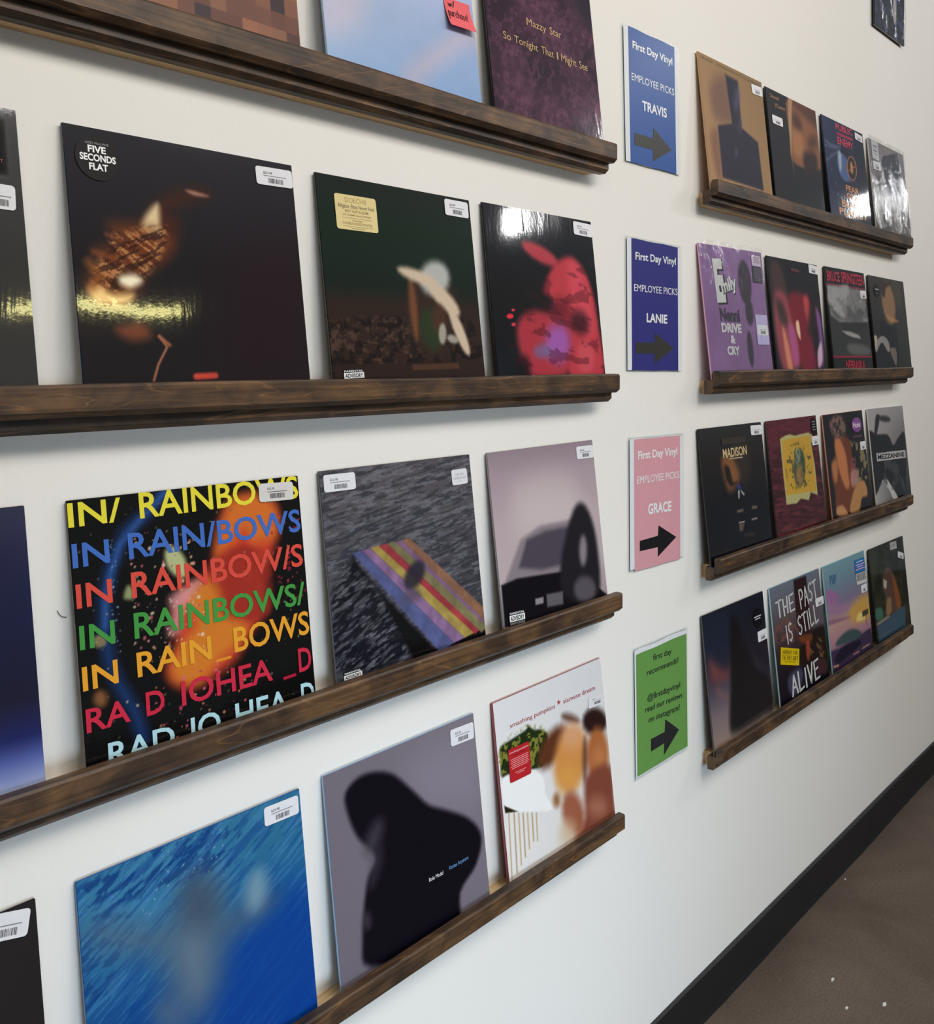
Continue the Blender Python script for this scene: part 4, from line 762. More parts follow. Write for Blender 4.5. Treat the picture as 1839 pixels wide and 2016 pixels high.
    ['P', [[0.5752, 0.5672], [0.5651, 0.5341], [0.5506, 0.5065], [0.5345, 0.4897], [0.5201, 0.4871], [0.5102, 0.499], [0.5067, 0.5232], [0.5103, 0.5548], [0.5202, 0.5877], [0.5347, 0.6154], [0.5507, 0.6324], [0.5652, 0.6353], [0.5753, 0.6234], [0.5788, 0.5991]], '#45415c', 0.04, 0.6],
    ['P', [[0.4689, 0.3458], [0.463, 0.3294], [0.4533, 0.3155], [0.4416, 0.3067], [0.4303, 0.3049], [0.4216, 0.3102], [0.4173, 0.3218], [0.4181, 0.3372], [0.4239, 0.3535], [0.4336, 0.3675], [0.4452, 0.3763], [0.4566, 0.3783], [0.4653, 0.3729], [0.4697, 0.3613]], '#5a5474', 0.03, 0.6]],
   'parts': [['T', 'GRACE', 0.0101, 0.302, 0.0582, 0.0064, -0.0045, '#6e5a3c', 0, ''],
    ['T', 'JONES/NIGHTCLUBBING', 0.0825, 0.3017, 0.2318, 0.0068, -0.0045, '#6e5a3c', 0, ''],
    ['R', 'price_sticker', 0.2616, 0.2733, 0.058, 0.0238, 0.0466, '#dcdce0', 0.004, 0.0004, [['bar', 0.2, 0.5, 0.62, 0.04, '#77777c'], ['barcode', 0.32, 0.13, 0.42, 0.27]], None]],
   'o': [1.8249, -0.0382, 1.9075],
   'w': 0.3234,
   'h': 0.3146,
   'lean': 0.0993,
   'tt': 0.0036,
   'g': 1,
   'rw': 0},
  {'key': 'RA2',
   'label': 'black record sleeve with a warm brown field down its right half',
   'edge': '#20242a',
   'fin': 'gloss',
   'n': 120,
   'th': 0.004,
   'ops': [['F', '#1d1c20'],
    ['B', [[0.4355, 1.0086], [1.1872, 1.0225], [1.105, 0.5513], [0.8026, 0.433], [0.5412, 0.4255], [0.3952, 0.4684], [0.3952, 0.6675]], '#8e5a3c', 0.02, 1],
    ['B', [[0.5168, 0.9928], [1.1835, 1.0074], [1.1387, 0.8273], [0.7344, 0.9022]], '#4a2a24', 0.06, 0.8],
    ['P', [[0.6508, 0.8425], [0.6662, 0.8082], [0.6623, 0.7752], [0.6399, 0.7502], [0.6037, 0.7382], [0.5609, 0.7414], [0.5202, 0.7591], [0.4895, 0.7875], [0.4745, 0.8212], [0.4783, 0.8536], [0.5, 0.8785], [0.5355, 0.8909], [0.5781, 0.8883], [0.6193, 0.871]], '#2a1a18', 0.06, 0.6],
    ['B', [[0.4516, 0.7114], [0.6445, 0.7275], [0.6326, 0.5419], [0.4548, 0.5251]], '#b07a4e', 0.05, 0.8],
    ['P', [[0.9717, 0.7117], [0.9541, 0.6812], [0.919, 0.6531], [0.8735, 0.6331], [0.8269, 0.6249], [0.7883, 0.6301], [0.765, 0.6476], [0.7616, 0.6738], [0.7785, 0.7038], [0.8128, 0.7317], [0.8577, 0.752], [0.9046, 0.7607], [0.9441, 0.7559], [0.9681, 0.7384]], '#33201c', 0.06, 0.6],
    ['P', [[0.4338, 1.0016], [0.5185, 0.9998], [0.4841, 0.9186], [0.3872, 0.5002], [0.4112, 0.3383], [0.3713, 0.4975], [0.3872, 0.7656]], '#b89a74', 0.01, 0.8],
    ['B', [[0.6527, 0.559], [0.9076, 0.5887], [0.9038, 0.4349], [0.6576, 0.3762]], '#2a1c1c', 0.05, 0.9]],
   'parts': [['T', 'Sinead', 0.022, 0.2886, 0.053, 0.0095, 0.0032, '#b07c4c', 0, 'hand'],
    ['T', "O'Connor", 0.0479, 0.2659, 0.0637, 0.011, 0.0439, '#b07c4c', 0, 'hand'],
    ['R', 'price_sticker', 0.0225, 0.2207, 0.0616, 0.0223, 0.0082, '#dcdce0', 0.004, 0.0004, [['bar', 0.2, 0.5, 0.62, 0.04, '#77777c'], ['barcode', 0.32, 0.13, 0.42, 0.27]], None]],
   'o': [2.1664, -0.0382, 1.9078],
   'w': 0.3165,
   'h': 0.3108,
   'lean': 0.0993,
   'tt': -0.001,
   'g': 1,
   'rw': 0},
  {'key': 'RA3',
   'label': 'navy record sleeve with red and orange capitals and a blue globe',
   'edge': '#1b1f28',
   'fin': 'gloss',
   'n': 110,
   'th': 0.004,
   'ops': [['G', '#2a3558', '#1b2030', '#1c2440', '#1a1c26'],
    ['L', [[0.039, 0.7684], [0.1564, 0.7456], [0.3824, 0.7596]], 0.008, '#8a9ab8', 0.02, 0.6],
    ['L', [[0.0059, 0.5771], [0.2878, 0.7052]], 0.008, '#7a8ab0', 0.02, 0.6],
    ['L', [[0.0117, 0.7202], [0.2797, 0.7355]], 0.006, '#8a9ab8', 0.015, 0.5],
    ['B', [[0.3045, 0.708], [0.4094, 0.7386], [0.512, 0.6914], [0.5524, 0.5294], [0.5362, 0.4687], [0.4479, 0.4495], [0.3262, 0.4828], [0.2719, 0.5822]], '#4a6494', 0.012, 1],
    ['B', [[0.3112, 0.7028], [0.3853, 0.7089], [0.3639, 0.5649], [0.3082, 0.5372]], '#b8c0cc', 0.02, 0.8],
    ['B', [[0.4164, 0.7654], [0.5144, 0.763], [0.5469, 0.6972], [0.4638, 0.6963], [0.3736, 0.7261]], '#12131a', 0.03, 1],
    ['S', 30, 3, 0.0942, 0.2675, 0.7904, 0.8656, 0.002, 0.005, ['#8a9ac8', '#c0c8e0']],
    ['P', [[0.751, 0.6236], [0.7382, 0.5682], [0.7023, 0.5191], [0.6506, 0.4862], [0.5936, 0.4757], [0.5427, 0.4895], [0.5075, 0.5246], [0.4948, 0.574], [0.507, 0.6282], [0.5417, 0.6768], [0.5925, 0.7103], [0.6495, 0.7219], [0.7014, 0.709], [0.7378, 0.6739]], '#c07048', 0.004, 1],
    ['P', [[0.7292, 0.6194], [0.7186, 0.569], [0.6888, 0.5248], [0.6458, 0.4954], [0.5983, 0.4867], [0.5558, 0.5], [0.5264, 0.5326], [0.5158, 0.578], [0.5259, 0.6275], [0.5549, 0.6714], [0.5972, 0.7012], [0.6447, 0.7108], [0.688, 0.6982], [0.7182, 0.6655]], '#1c1a24', 0.004, 1],
    ['P', [[0.6554, 0.6117], [0.652, 0.5842], [0.6422, 0.5608], [0.628, 0.5462], [0.6121, 0.5432], [0.5979, 0.5524], [0.5879, 0.5719], [0.5843, 0.5979], [0.5877, 0.6252], [0.5974, 0.6485], [0.6116, 0.6632], [0.6274, 0.6664], [0.6417, 0.6573], [0.6518, 0.6378]], '#c08a44', 0.01, 1],
    ['L', [[0.537, 0.566], [0.7162, 0.6329]], 0.006, '#c07048', 0.003, 1],
    ['P', [[0.3292, 0.8955], [0.7245, 0.9057], [0.723, 0.881], [0.3313, 0.873]], '#b8284c', 0.003, 1]],
   'parts': [['T', 'PUBLIC', 0.0995, 0.2856, 0.1307, 0.0185, 0.0319, '#b8284c', 0.03, ''],
    ['T', 'ENEMY', 0.104, 0.2451, 0.1233, 0.0211, 0.0064, '#b8284c', 0.03, ''],
    ['T', 'FEAR', 0.133, 0.1115, 0.1028, 0.0178, 0.0035, '#b87840', 0.03, ''],
    ['T', 'OF A', 0.1322, 0.0895, 0.0948, 0.0167, 0.0084, '#b87840', 0.03, ''],
    ['T', 'BLACK', 0.0881, 0.0613, 0.1766, 0.0197, 0.0213, '#b87840', 0.03, ''],
    ['T', 'PLANET', 0.0634, 0.0359, 0.2225, 0.0197, 0.0164, '#b87840', 0.03, ''],
    ['R', 'price_sticker', 0.2487, 0.2834, 0.061, 0.021, -0.0533, '#dcdce0', 0.004, 0.0004, [['bar', 0.2, 0.5, 0.62, 0.04, '#77777c'], ['barcode', 0.32, 0.13, 0.42, 0.27]], None]],
   'o': [2.5235, -0.0382, 1.9075],
   'w': 0.32,
   'h': 0.3112,
   'lean': 0.0993,
   'tt': 0.0038,
   'g': 1,
   'rw': 0},
  {'key': 'RA4',
   'label': 'cloudy grey record sleeve in a crinkled clear bag, top right shelf end',
   'edge': '#c8c8cc',
   'fin': 'bag',
   'n': 110,
   'th': 0.004,
   'ops': [['G', '#8a8488', '#8c8a90', '#4c4946', '#5e5a5a'],
    ['B', [[0.368, 0.8798], [0.8053, 0.9798], [0.7952, 0.5171], [0.4191, 0.5129], [0.3509, 0.6791]], '#3c3f4a', 0.02, 1],
    ['B', [[0.4503, 0.6952], [0.6751, 0.7316], [0.6262, 0.5578], [0.4252, 0.5351]], '#5f5a68', 0.04, 0.8],
    ['P', [[0.2902, 1.0065], [0.8288, 0.9914], [0.3659, 0.8724], [0.2838, 0.9139]], '#8d8384', 0.01, 1],
    ['B', [[-0.005, 0.3138], [0.1934, 0.3754], [0.173, 0.1645], [-0.0042, 0.1159]], '#544c3e', 0.04, 0.8],
    ['B', [[0.4386, 0.4448], [0.8143, 0.5125], [0.7967, 0.1667], [0.3968, 0.1562]], '#8e8a88', 0.06, 0.7]],
   'parts': [['R', 'title_sticker', 0.0237, 0.2488, 0.0597, 0.0596, -0.0193, '#c4c4c8', 0.002, 0.0004, [['bar', 0.22, 0.7, 0.56, 0.05, '#3a3a40'], ['bar', 0.26, 0.62, 0.5, 0.03, '#55555a'], ['bar', 0.22, 0.44, 0.6, 0.05, '#4a4a50'], ['bar', 0.3, 0.28, 0.5, 0.03, '#66666c']], None],
    ['R', 'price_sticker', 0.0248, 0.2148, 0.0674, 0.0263, 0.0402, '#dcdce0', 0.004, 0.0004, [['bar', 0.2, 0.5, 0.62, 0.04, '#77777c'], ['barcode', 0.32, 0.13, 0.42, 0.27]], None]],
   'o': [2.8853, -0.0382, 1.9079],
   'w': 0.332,
   'h': 0.31,
   'lean': 0.0993,
   'tt': -0.0012,
   'g': 1,
   'rw': 0},
  {'key': 'RB1',
   'label': 'lilac purple record sleeve in a clear bag with pale and dark lettering',
   'edge': '#d8a8c0',
   'fin': 'bag',
   'n': 130,
   'th': 0.004,
   'ops': [['G', '#8a6a9a', '#8a6c98', '#80608a', '#8a6a92'],
    ['N', 0.06, 3, 3, 0, 5, None],
    ['P', [[0.7782, 0.756], [0.7668, 0.6777], [0.735, 0.6131], [0.6896, 0.5752], [0.6397, 0.5712], [0.5953, 0.6015], [0.5648, 0.6596], [0.5541, 0.7342], [0.565, 0.8109], [0.5956, 0.875], [0.6402, 0.914], [0.6901, 0.9198], [0.7354, 0.8907], [0.767, 0.8323]], '#453f48', 0.02, 1],
    ['P', [[0.7576, 0.5184], [0.7509, 0.47], [0.7322, 0.4305], [0.7055, 0.4076], [0.676, 0.4058], [0.6496, 0.4252], [0.6315, 0.4619], [0.6251, 0.5087], [0.6316, 0.5565], [0.6498, 0.5959], [0.6763, 0.6192], [0.7058, 0.6216], [0.7325, 0.6026], [0.751, 0.5658]], '#453f48', 0.02, 1],
    ['P', [[0.6914, 0.2221], [0.6866, 0.1586], [0.6734, 0.1074], [0.6543, 0.0788], [0.6333, 0.0782], [0.6145, 0.1057], [0.6016, 0.1556], [0.597, 0.2181], [0.6017, 0.2811], [0.6148, 0.3321], [0.6337, 0.3612], [0.6547, 0.3624], [0.6737, 0.3353], [0.6868, 0.2852]], '#453f48', 0.015, 1]],
   'parts': [['T', 'E', 0.0677, 0.1817, 0.0459, 0.0951, 0.0526, '#23202a', 0.07, ''],
    ['T', 'E', 0.0616, 0.1833, 0.0445, 0.0949, 0.0538, '#c9cac8', 0.05, ''],
    ['T', 'mily', 0.0944, 0.199, 0.0794, 0.0306, 0.2044, '#23202a', 0.05, ''],
    ['T', 'mily', 0.0901, 0.2007, 0.08, 0.0306, 0.2036, '#c9cac8', 0.04, ''],
    ['T', 'Nenni', 0.0683, 0.1364, 0.0978, 0.0297, -0.0118, '#3a3440', 0.04, ''],
    ['T', 'DRIVE', 0.0682, 0.1102, 0.0998, 0.0204, -0.0204, '#c8c6c8', 0.05, 'slab'],
    ['T', '&', 0.1059, 0.0839, 0.0263, 0.0185, -0.0225, '#c8c6c8', 0.05, 'slab'],
    ['T', 'CRY', 0.0851, 0.057, 0.062, 0.0194, -0.0167, '#c8c6c8', 0.05, 'slab'],
    ['R', 'info_sticker', 0.26, 0.275, 0.0485, 0.0264, -0.0117, '#c6b8ca', 0.002, 0.0004, [['bar', 0.15, 0.8, 0.7, 0.05, '#6a6070'], ['bar', 0.15, 0.63, 0.7, 0.05, '#6a6070'], ['bar', 0.15, 0.46, 0.7, 0.05, '#6a6070'], ['bar', 0.15, 0.29, 0.7, 0.05, '#6a6070']], None],
    ['R', 'info_sticker', 0.2575, 0.2333, 0.0497, 0.0398, -0.0188, '#37303e', 0.002, 0.0004, [['bar', 0.15, 0.85, 0.7, 0.04, '#6a6070'], ['bar', 0.15, 0.73, 0.7, 0.04, '#6a6070'], ['bar', 0.15, 0.61, 0.7, 0.04, '#6a6070'], ['bar', 0.15, 0.49, 0.7, 0.04, '#6a6070'], ['bar', 0.15, 0.37, 0.7, 0.04, '#6a6070'], ['bar', 0.15, 0.25, 0.7, 0.04, '#6a6070'], ['bar', 0.15, 0.13, 0.7, 0.04, '#6a6070']], None],
    ['R', 'white_card', 0.247, 0.0795, 0.0639, 0.0743, -0.0091, '#bcb4dc', 0.002, 0.0004, [], None],
    ['R', 'price_sticker', 0.2525, 0.103, 0.0589, 0.0254, -0.0101, '#dcdce0', 0.004, 0.0004, [['bar', 0.2, 0.5, 0.62, 0.04, '#77777c'], ['barcode', 0.32, 0.13, 0.42, 0.27]], None]],
   'o': [1.8225, -0.0382, 1.4829],
   'w': 0.3203,
   'h': 0.3116,
   'lean': 0.0993,
   'tt': 0.0152,
   'g': 1,
   'rw': 1},
  {'key': 'RB2',
   'label': 'black record sleeve with vertical crimson and pink flames of colour',
   'edge': '#22252a',
   'fin': 'gloss',
   'n': 120,
   'th': 0.004,
   'ops': [['F', '#1b1a1d'],
    ['B', [[0.0685, 0.959], [0.2504, 0.9285], [0.3452, 0.6846], [0.4075, 0.4222], [0.4643, 0.0636], [0.102, 0.0655], [0.0342, 0.4111], [0.0333, 0.6673]], '#4a3434', 0.05, 0.9],
    ['B', [[0.0984, 0.7032], [0.2994, 0.6821], [0.423, 0.4226], [0.4547, 0.1569], [0.3254, 0.0643], [0.1165, 0.0654], [0.0342, 0.4111]], '#a04a54', 0.05, 0.85],
    ['B', [[0.3452, 0.6846], [0.6189, 0.727], [0.7931, 0.6405], [0.6898, 0.0624], [0.48, 0.0635], [0.4076, 0.3557]], '#84202e', 0.05, 0.9],
    ['B', [[0.2925, 0.4516], [0.4153, 0.3892], [0.433, 0.1302], [0.31, 0.1301]], '#b0568a', 0.04, 0.9],
    ['B', [[0.1654, 0.415], [0.2356, 0.3322], [0.2965, 0.071], [0.196, 0.091]], '#d88a6a', 0.03, 0.9],
    ['B', [[0.4415, 0.4698], [0.498, 0.4785], [0.5108, 0.3984], [0.4999, 0.3177], [0.4449, 0.3833]], '#e8c49a', 0.015, 1],
    ['B', [[0.6416, 0.6875], [0.7382, 0.6859], [0.76, 0.4326], [0.7139, 0.3765], [0.6532, 0.5315]], '#c04a48', 0.03, 0.9],
    ['B', [[0.0986, 0.6386], [0.2243, 0.6125], [0.2773, 0.4511], [0.1461, 0.4597]], '#3a302e', 0.05, 0.9],
    ['B', [[0.8117, 0.6622], [0.9537, 0.6451], [0.9748, 0.4872], [0.7758, 0.3306], [0.6682, 0.4174]], '#2a1a1c', 0.06, 0.9],
    ['B', [[0.8779, 0.605], [0.9598, 0.5477], [0.9749, 0.3651], [0.9451, 0.1212], [0.8168, 0.0791], [0.8341, 0.2114], [0.8929, 0.333]], '#8a5a9a', 0.03, 0.9],
    ['B', [[0.8341, 0.2114], [0.93, 0.3034], [0.9212, 0.1455], [0.8241, 0.0791]], '#d8b8c8', 0.02, 0.9],
    ['B', [[0.6471, 0.3281], [0.7687, 0.2407], [0.7848, 0.0673], [0.5857, 0.0682]], '#7a2036', 0.06, 0.9]],
   'parts': [['R', 'title_strip', 0.1386, 0.2812, 0.0547, 0.0085, -0.02, '#4c1a20', 0.0003, 0.0001, [], None],
    ['R', 'price_sticker', 0.2585, 0.2853, 0.0579, 0.0242, -0.0257, '#dcdce0', 0.004, 0.0004, [['bar', 0.2, 0.5, 0.62, 0.04, '#77777c'], ['barcode', 0.32, 0.13, 0.42, 0.27]], None]],
   'o': [2.1667, -0.0382, 1.4837],
   'w': 0.3202,
   'h': 0.3114,
   'lean': 0.0993,
   'tt': -0.0025,
   'g': 1,
   'rw': 1},
  {'key': 'RB3',
   'label': 'black record sleeve with red capitals above and below a grey picture',
   'edge': '#1c1d1e',
   'fin': 'gloss',
   'n': 110,
   'th': 0.004,
   'ops': [['F', '#1a1a1b'],
    ['P', [[0.0059, 0.8455], [0.9755, 0.8452], [0.9776, 0.8332], [0.0063, 0.835]], '#b02038', 0.002, 1],
    ['P', [[0.0143, 0.8293], [0.9805, 0.83], [1.0203, 0.1831], [0.007, 0.1817]], '#343434', 0.003, 1],
    ['P', [[0.0143, 0.8293], [0.9805, 0.83], [0.9744, 0.5145], [0.2527, 0.4909], [0.0408, 0.5531]], '#7e7e7e', 0.02, 1],
    ['C', '#a8a8a8', 5, 7, 0, 4, 0.5, 0.15, 0.8, [[0.0485, 0.8263], [0.9795, 0.8266], [0.9659, 0.5176], [0.1335, 0.5375]]],
    ['C', '#4a4a4a', 4, 6, 30, 6, 0.58, 0.1, 0.7, [[0.0485, 0.8263], [0.9795, 0.8266], [0.9659, 0.5176], [0.1335, 0.5375]]],
    ['P', [[0.2527, 0.4909], [0.9744, 0.5145], [0.9581, 0.4906], [0.6757, 0.3982], [0.3332, 0.4169]], '#2f2f2d', 0.01, 1],
    ['P', [[0.2657, 0.4155], [0.469, 0.4134], [0.6901, 0.3854], [0.7514, 0.347], [0.5579, 0.3571], [0.3911, 0.3799]], '#9a9a98', 0.006, 1],
    ['B', [[0.4026, 0.2971], [0.8966, 0.276], [0.911, 0.1963], [0.4452, 0.2015]], '#5e5e5c', 0.03, 1],
    ['P', [[0.007, 0.1817], [1.0045, 0.1811], [1.0084, 0.1683], [0.0061, 0.1662]], '#b02038', 0.002, 1]],
   'parts': [['T', 'BRUCE', 0.0127, 0.273, 0.0954, 0.029, 0.0163, '#a8243c', 0.03, ''],
    ['T', 'SPRINGSTEEN', 0.1186, 0.2748, 0.1814, 0.0314, -0.0062, '#a8243c', 0.03, ''],
    ['T', 'NEBRASKA', 0.0894, 0.0195, 0.1528, 0.0253, -0.0089, '#a8243c', 0.03, ''],
    ['R', 'price_sticker', 0.2599, 0.2329, 0.0491, 0.0244, 0.0242, '#dcdce0', 0.004, 0.0004, [['bar', 0.2, 0.5, 0.62, 0.04, '#77777c'], ['barcode', 0.32, 0.13, 0.42, 0.27]], None]],
   'o': [2.5409, -0.0382, 1.4829],
   'w': 0.3109,
   'h': 0.3136,
   'lean': 0.0993,
   'tt': 0.0019,
   'g': 1,
   'rw': 1},
  {'key': 'RB4',
   'label': 'dark record sleeve with a pale tan upright shape and grey arc, crinkled bag',
   'edge': '#2a2c30',
   'fin': 'gloss',
   'n': 110,
   'th': 0.004,
   'ops': [['G', '#3a3430', '#3c3a36', '#1e1c1e', '#2c3028'],
    ['P', [[0.6872, 0.7617], [0.6789, 0.6608], [0.6341, 0.5767], [0.5624, 0.5263], [0.4786, 0.5192], [0.3994, 0.556], [0.3401, 0.6287], [0.3117, 0.7231], [0.3194, 0.821], [0.3619, 0.9039], [0.4313, 0.9558], [0.5146, 0.9659], [0.5954, 0.9314], [0.6572, 0.8585]], '#94704f', 0.04, 1],
    ['B', [[0.2827, 0.9341], [0.5409, 0.9735], [0.6528, 0.9526], [0.4618, 0.8967], [0.3953, 0.7933], [0.2957, 0.8437]], '#3a2c26', 0.02, 1],
    ['B', [[0.6569, 0.9674], [0.8833, 0.9833], [0.8652, 0.7027], [0.7127, 0.7389]], '#4a4438', 0.04, 0.9],
    ['B', [[0.4024, 0.6098], [0.7425, 0.5587], [0.5392, 0.5441]], '#c08a50', 0.02, 0.8],
    ['B', [[0.2192, 0.5604], [0.4486, 0.4983], [0.6386, 0.4757], [0.5869, 0.0801], [-0.0194, 0.0811], [0.1552, 0.3918]], '#1c1c20', 0.02, 1],
    ['B', [[0.0446, 0.3206], [0.2102, 0.3897], [0.3686, 0.3478], [0.4011, 0.2567], [0.3356, 0.2278], [0.1922, 0.3233], [0.0171, 0.2176]], '#8d8a88', 0.008, 1],
    ['B', [[-0.0313, 0.3736], [0.0786, 0.3796], [0.0263, 0.2519], [-0.0099, 0.2514]], '#b8a890', 0.01, 1],
    ['B', [[0.4011, 0.2567], [0.5777, 0.2589], [0.5492, 0.0873], [0.4667, 0.1441]], '#8a7a70', 0.01, 0.8]],
   'parts': [['O', 'round_sticker', 0.0628, 0.2636, 0.025, 0.0202, '#141416', [['bar', -0.7, 0.2, 1.4, 0.14, '#b8b8b8'], ['bar', -0.3, -0.4, 0.6, 0.08, '#88888a']], None]],
   'o': [2.8847, -0.0382, 1.484],
   'w': 0.332,
   'h': 0.311,
   'lean': 0.0993,
   'tt': -0.0032,
   'g': 1,
   'rw': 1},
  {'key': 'RC1',
   'label': 'near-black record sleeve with cream serif capitals and a brown glow',
   'edge': '#1f2023',
   'fin': 'gloss',
   'n': 130,
   'th': 0.004,
   'ops': [['V', [[0, '#18171c'], [0.4, '#15151a'], [0.75, '#241f1c'], [1, '#2c2c2c']]],
    ['B', [[0.311, 0.7634], [0.4596, 0.7749], [0.5783, 0.6207], [0.4576, 0.5252], [0.3589, 0.5241], [0.3113, 0.6463]], '#8a5a36', 0.05, 0.9],
    ['B', [[0.336, 0.7085], [0.4041, 0.6847], [0.443, 0.5743], [0.504, 0.5681], [0.4116, 0.542], [0.3588, 0.5829], [0.3409, 0.6141]], '#1a1412', 0.02, 0.9],
    ['B', [[0.5011, 0.8553], [0.7046, 0.853], [0.7435, 0.6662], [0.635, 0.5244], [0.5409, 0.6843]], '#352c26', 0.08, 0.8],
    ['P', [[0.5004, 0.5505], [0.5485, 0.5395], [0.566, 0.5016], [0.5164, 0.507]], '#2a3a80', 0.01, 1],
    ['P', [[0.5091, 0.5018], [0.5337, 0.4991], [0.5209, 0.4377], [0.5049, 0.4396]], '#b8b8b4', 0.004, 1],
    ['P', [[0.5536, 0.5029], [0.6086, 0.4607], [0.5942, 0.4533], [0.5611, 0.4781]], '#b8b8b4', 0.004, 1],
    ['P', [[0.4622, 0.3554], [0.5625, 0.3518], [0.5625, 0.3338], [0.4653, 0.3342]], '#6a5c52', 0.006, 1],
    ['P', [[0.7033, 0.3556], [0.7925, 0.3508], [0.7906, 0.3295], [0.7014, 0.3345]], '#6a5c52', 0.006, 1],
    ['P', [[0.4715, 0.2621], [0.5658, 0.2583], [0.5641, 0.2507], [0.471, 0.2538]], '#b8b0a8', 0.004, 1],
    ['P', [[0.6823, 0.2579], [0.7748, 0.2566], [0.7729, 0.2483], [0.6833, 0.2504]], '#c8c0b8', 0.004, 1],
    ['P', [[0.4728, 0.25], [0.5608, 0.247], [0.5256, 0.189], [0.4698, 0.194]], '#5a4c46', 0.01, 1],
    ['P', [[0.5331, 0.1641], [0.7105, 0.1566], [0.7067, 0.1267], [0.5325, 0.1373]], '#2c2624', 0.006, 1]],
   'parts': [['T', 'MADISON', 0.1055, 0.2386, 0.122, 0.0218, 0.0006, '#c8ae84', 0.02, 'serif'],
    ['R', 'title_strip', 0.1337, 0.2333, 0.0691, 0.0029, -0.0205, '#a89878', 0.0003, 0.0001, [], None],
    ['R', 'title_strip', 0.1032, 0.27, 0.1235, 0.0154, -0.0106, '#353029', 0.0003, 0.0001, [], None],
    ['R', 'price_sticker', 0.2585, 0.2832, 0.0587, 0.0239, -0.0212, '#dcdce0', 0.004, 0.0004, [['bar', 0.2, 0.5, 0.62, 0.04, '#77777c'], ['barcode', 0.32, 0.13, 0.42, 0.27]], None]],
   'o': [1.8107, -0.0382, 1.0608],
   'w': 0.321,
   'h': 0.3131,
   'lean': 0.0993,
   'tt': 0.0021,
   'g': 1,
   'rw': 2},
  {'key': 'RC2',
   'label': 'maroon record sleeve with a torn-edged yellow panel in its middle',
   'edge': '#3a3238',
   'fin': 'gloss',
   'n': 130,
   'th': 0.004,
   'ops': [['F', '#4c1f26'],
    ['C', '#2e1418', 8, 50, 8, 4, 0.55, 0.08, 0.6, None],
    ['C', '#7a3a40', 6, 44, 6, 7, 0.66, 0.06, 0.5, None],
    ['B', [[0, 0.9988], [0.8324, 1.0007], [0.8927, 0.8314], [0.3229, 0.8693], [0.0034, 0.7634]], '#6c2a34', 0.12, 0.6],
    ['P', [[0.2337, 0.8427], [0.415, 0.8698], [0.5351, 0.8485], [0.7971, 0.8583], [0.8911, 0.8315], [0.8757, 0.7634]], '#b4a868', 0.006, 1],
    ['P', [[0.2264, 0.8421], [0.3514, 0.866], [0.4875, 0.8494], [0.8188, 0.8582], [0.8389, 0.7869], [0.8748, 0.5503], [0.8696, 0.3015], [0.7275, 0.3409], [0.6745, 0.2781], [0.5181, 0.3119], [0.4213, 0.2816], [0.2264, 0.2951], [0.2225, 0.5373]], '#b4ae74', 0.004, 1],
    ['P', [[0.2676, 0.8303], [0.8309, 0.831], [0.8456, 0.6619], [0.8493, 0.3427], [0.2477, 0.3703], [0.2394, 0.609]], '#c49a34', 0.004, 1],
    ['P', [[0.6706, 0.5615], [0.6401, 0.4882], [0.5918, 0.4323], [0.5356, 0.4047], [0.4826, 0.4105], [0.4432, 0.4481], [0.4247, 0.5098], [0.4307, 0.5838], [0.4599, 0.656], [0.507, 0.7122], [0.563, 0.7414], [0.6168, 0.7373], [0.6576, 0.7002], [0.6769, 0.6373]], '#3c4c3c', 0.02, 0.9],
    ['P', [[0.611, 0.4986], [0.5945, 0.4607], [0.5672, 0.4319], [0.5348, 0.4179], [0.5035, 0.4212], [0.4797, 0.4412], [0.4678, 0.4738], [0.4702, 0.5126], [0.4863, 0.5501], [0.5131, 0.579], [0.5455, 0.5936], [0.577, 0.5907], [0.6013, 0.5709], [0.6135, 0.538]], '#a87a48', 0.03, 0.8],
    ['P', [[0.5941, 0.6674], [0.5806, 0.6356], [0.5585, 0.6112], [0.5324, 0.5989], [0.5075, 0.6012], [0.4885, 0.6174], [0.4792, 0.6444], [0.4814, 0.6768], [0.4946, 0.7084], [0.5164, 0.7329], [0.5424, 0.7455], [0.5676, 0.7435], [0.5869, 0.7274], [0.5963, 0.7002]], '#8f9a80', 0.02, 0.7],
    ['C', '#2c3a30', 30, 30, 0, 5, 0.66, 0.04, 0.7, [[0.3612, 0.7613], [0.7904, 0.7438], [0.7481, 0.4233], [0.2988, 0.4263]]]],
   'parts': [['O', 'round_sticker', 0.2939, 0.2832, 0.0194, 0.0251, '#141416', [['bar', -0.5, 0.5, 1, 0.1, '#8a8a8c'], ['bar', -0.5, 0.2, 1, 0.1, '#8a8a8c'], ['bar', -0.5, -0.1, 1, 0.1, '#8a8a8c'], ['bar', -0.5, -0.4, 1, 0.1, '#8a8a8c']], None],
    ['R', 'price_sticker', 0.2723, 0.2317, 0.0467, 0.0247, 0.0177, '#dcdce0', 0.004, 0.0004, [['bar', 0.2, 0.5, 0.62, 0.04, '#77777c'], ['barcode', 0.32, 0.13, 0.42, 0.27]], None]],
   'o': [2.1611, -0.0382, 1.0608],
   'w': 0.3177,
   'h': 0.3136,
   'lean': 0.0993,
   'tt': 0.0056,
   'g': 1,
   'rw': 2},
  {'key': 'RC3',
   'label': 'black record sleeve with orange-brown mass, purple round badge at top',
   'edge': '#c08a78',
   'fin': 'gloss',
   'n': 120,
   'th': 0.004,
   'ops': [['F', '#1c191c'],
    ['B', [[0.2219, 0.7736], [0.3779, 0.7946], [0.5716, 0.7494], [0.6255, 0.6286], [0.5547, 0.4404], [0.6042, 0.2413], [0.379, 0.0631], [0.1162, 0.0844], [0.1086, 0.2965], [0.0705, 0.4555], [0.135, 0.5738], [0.1996, 0.6309]], '#6e3820', 0.03, 1],
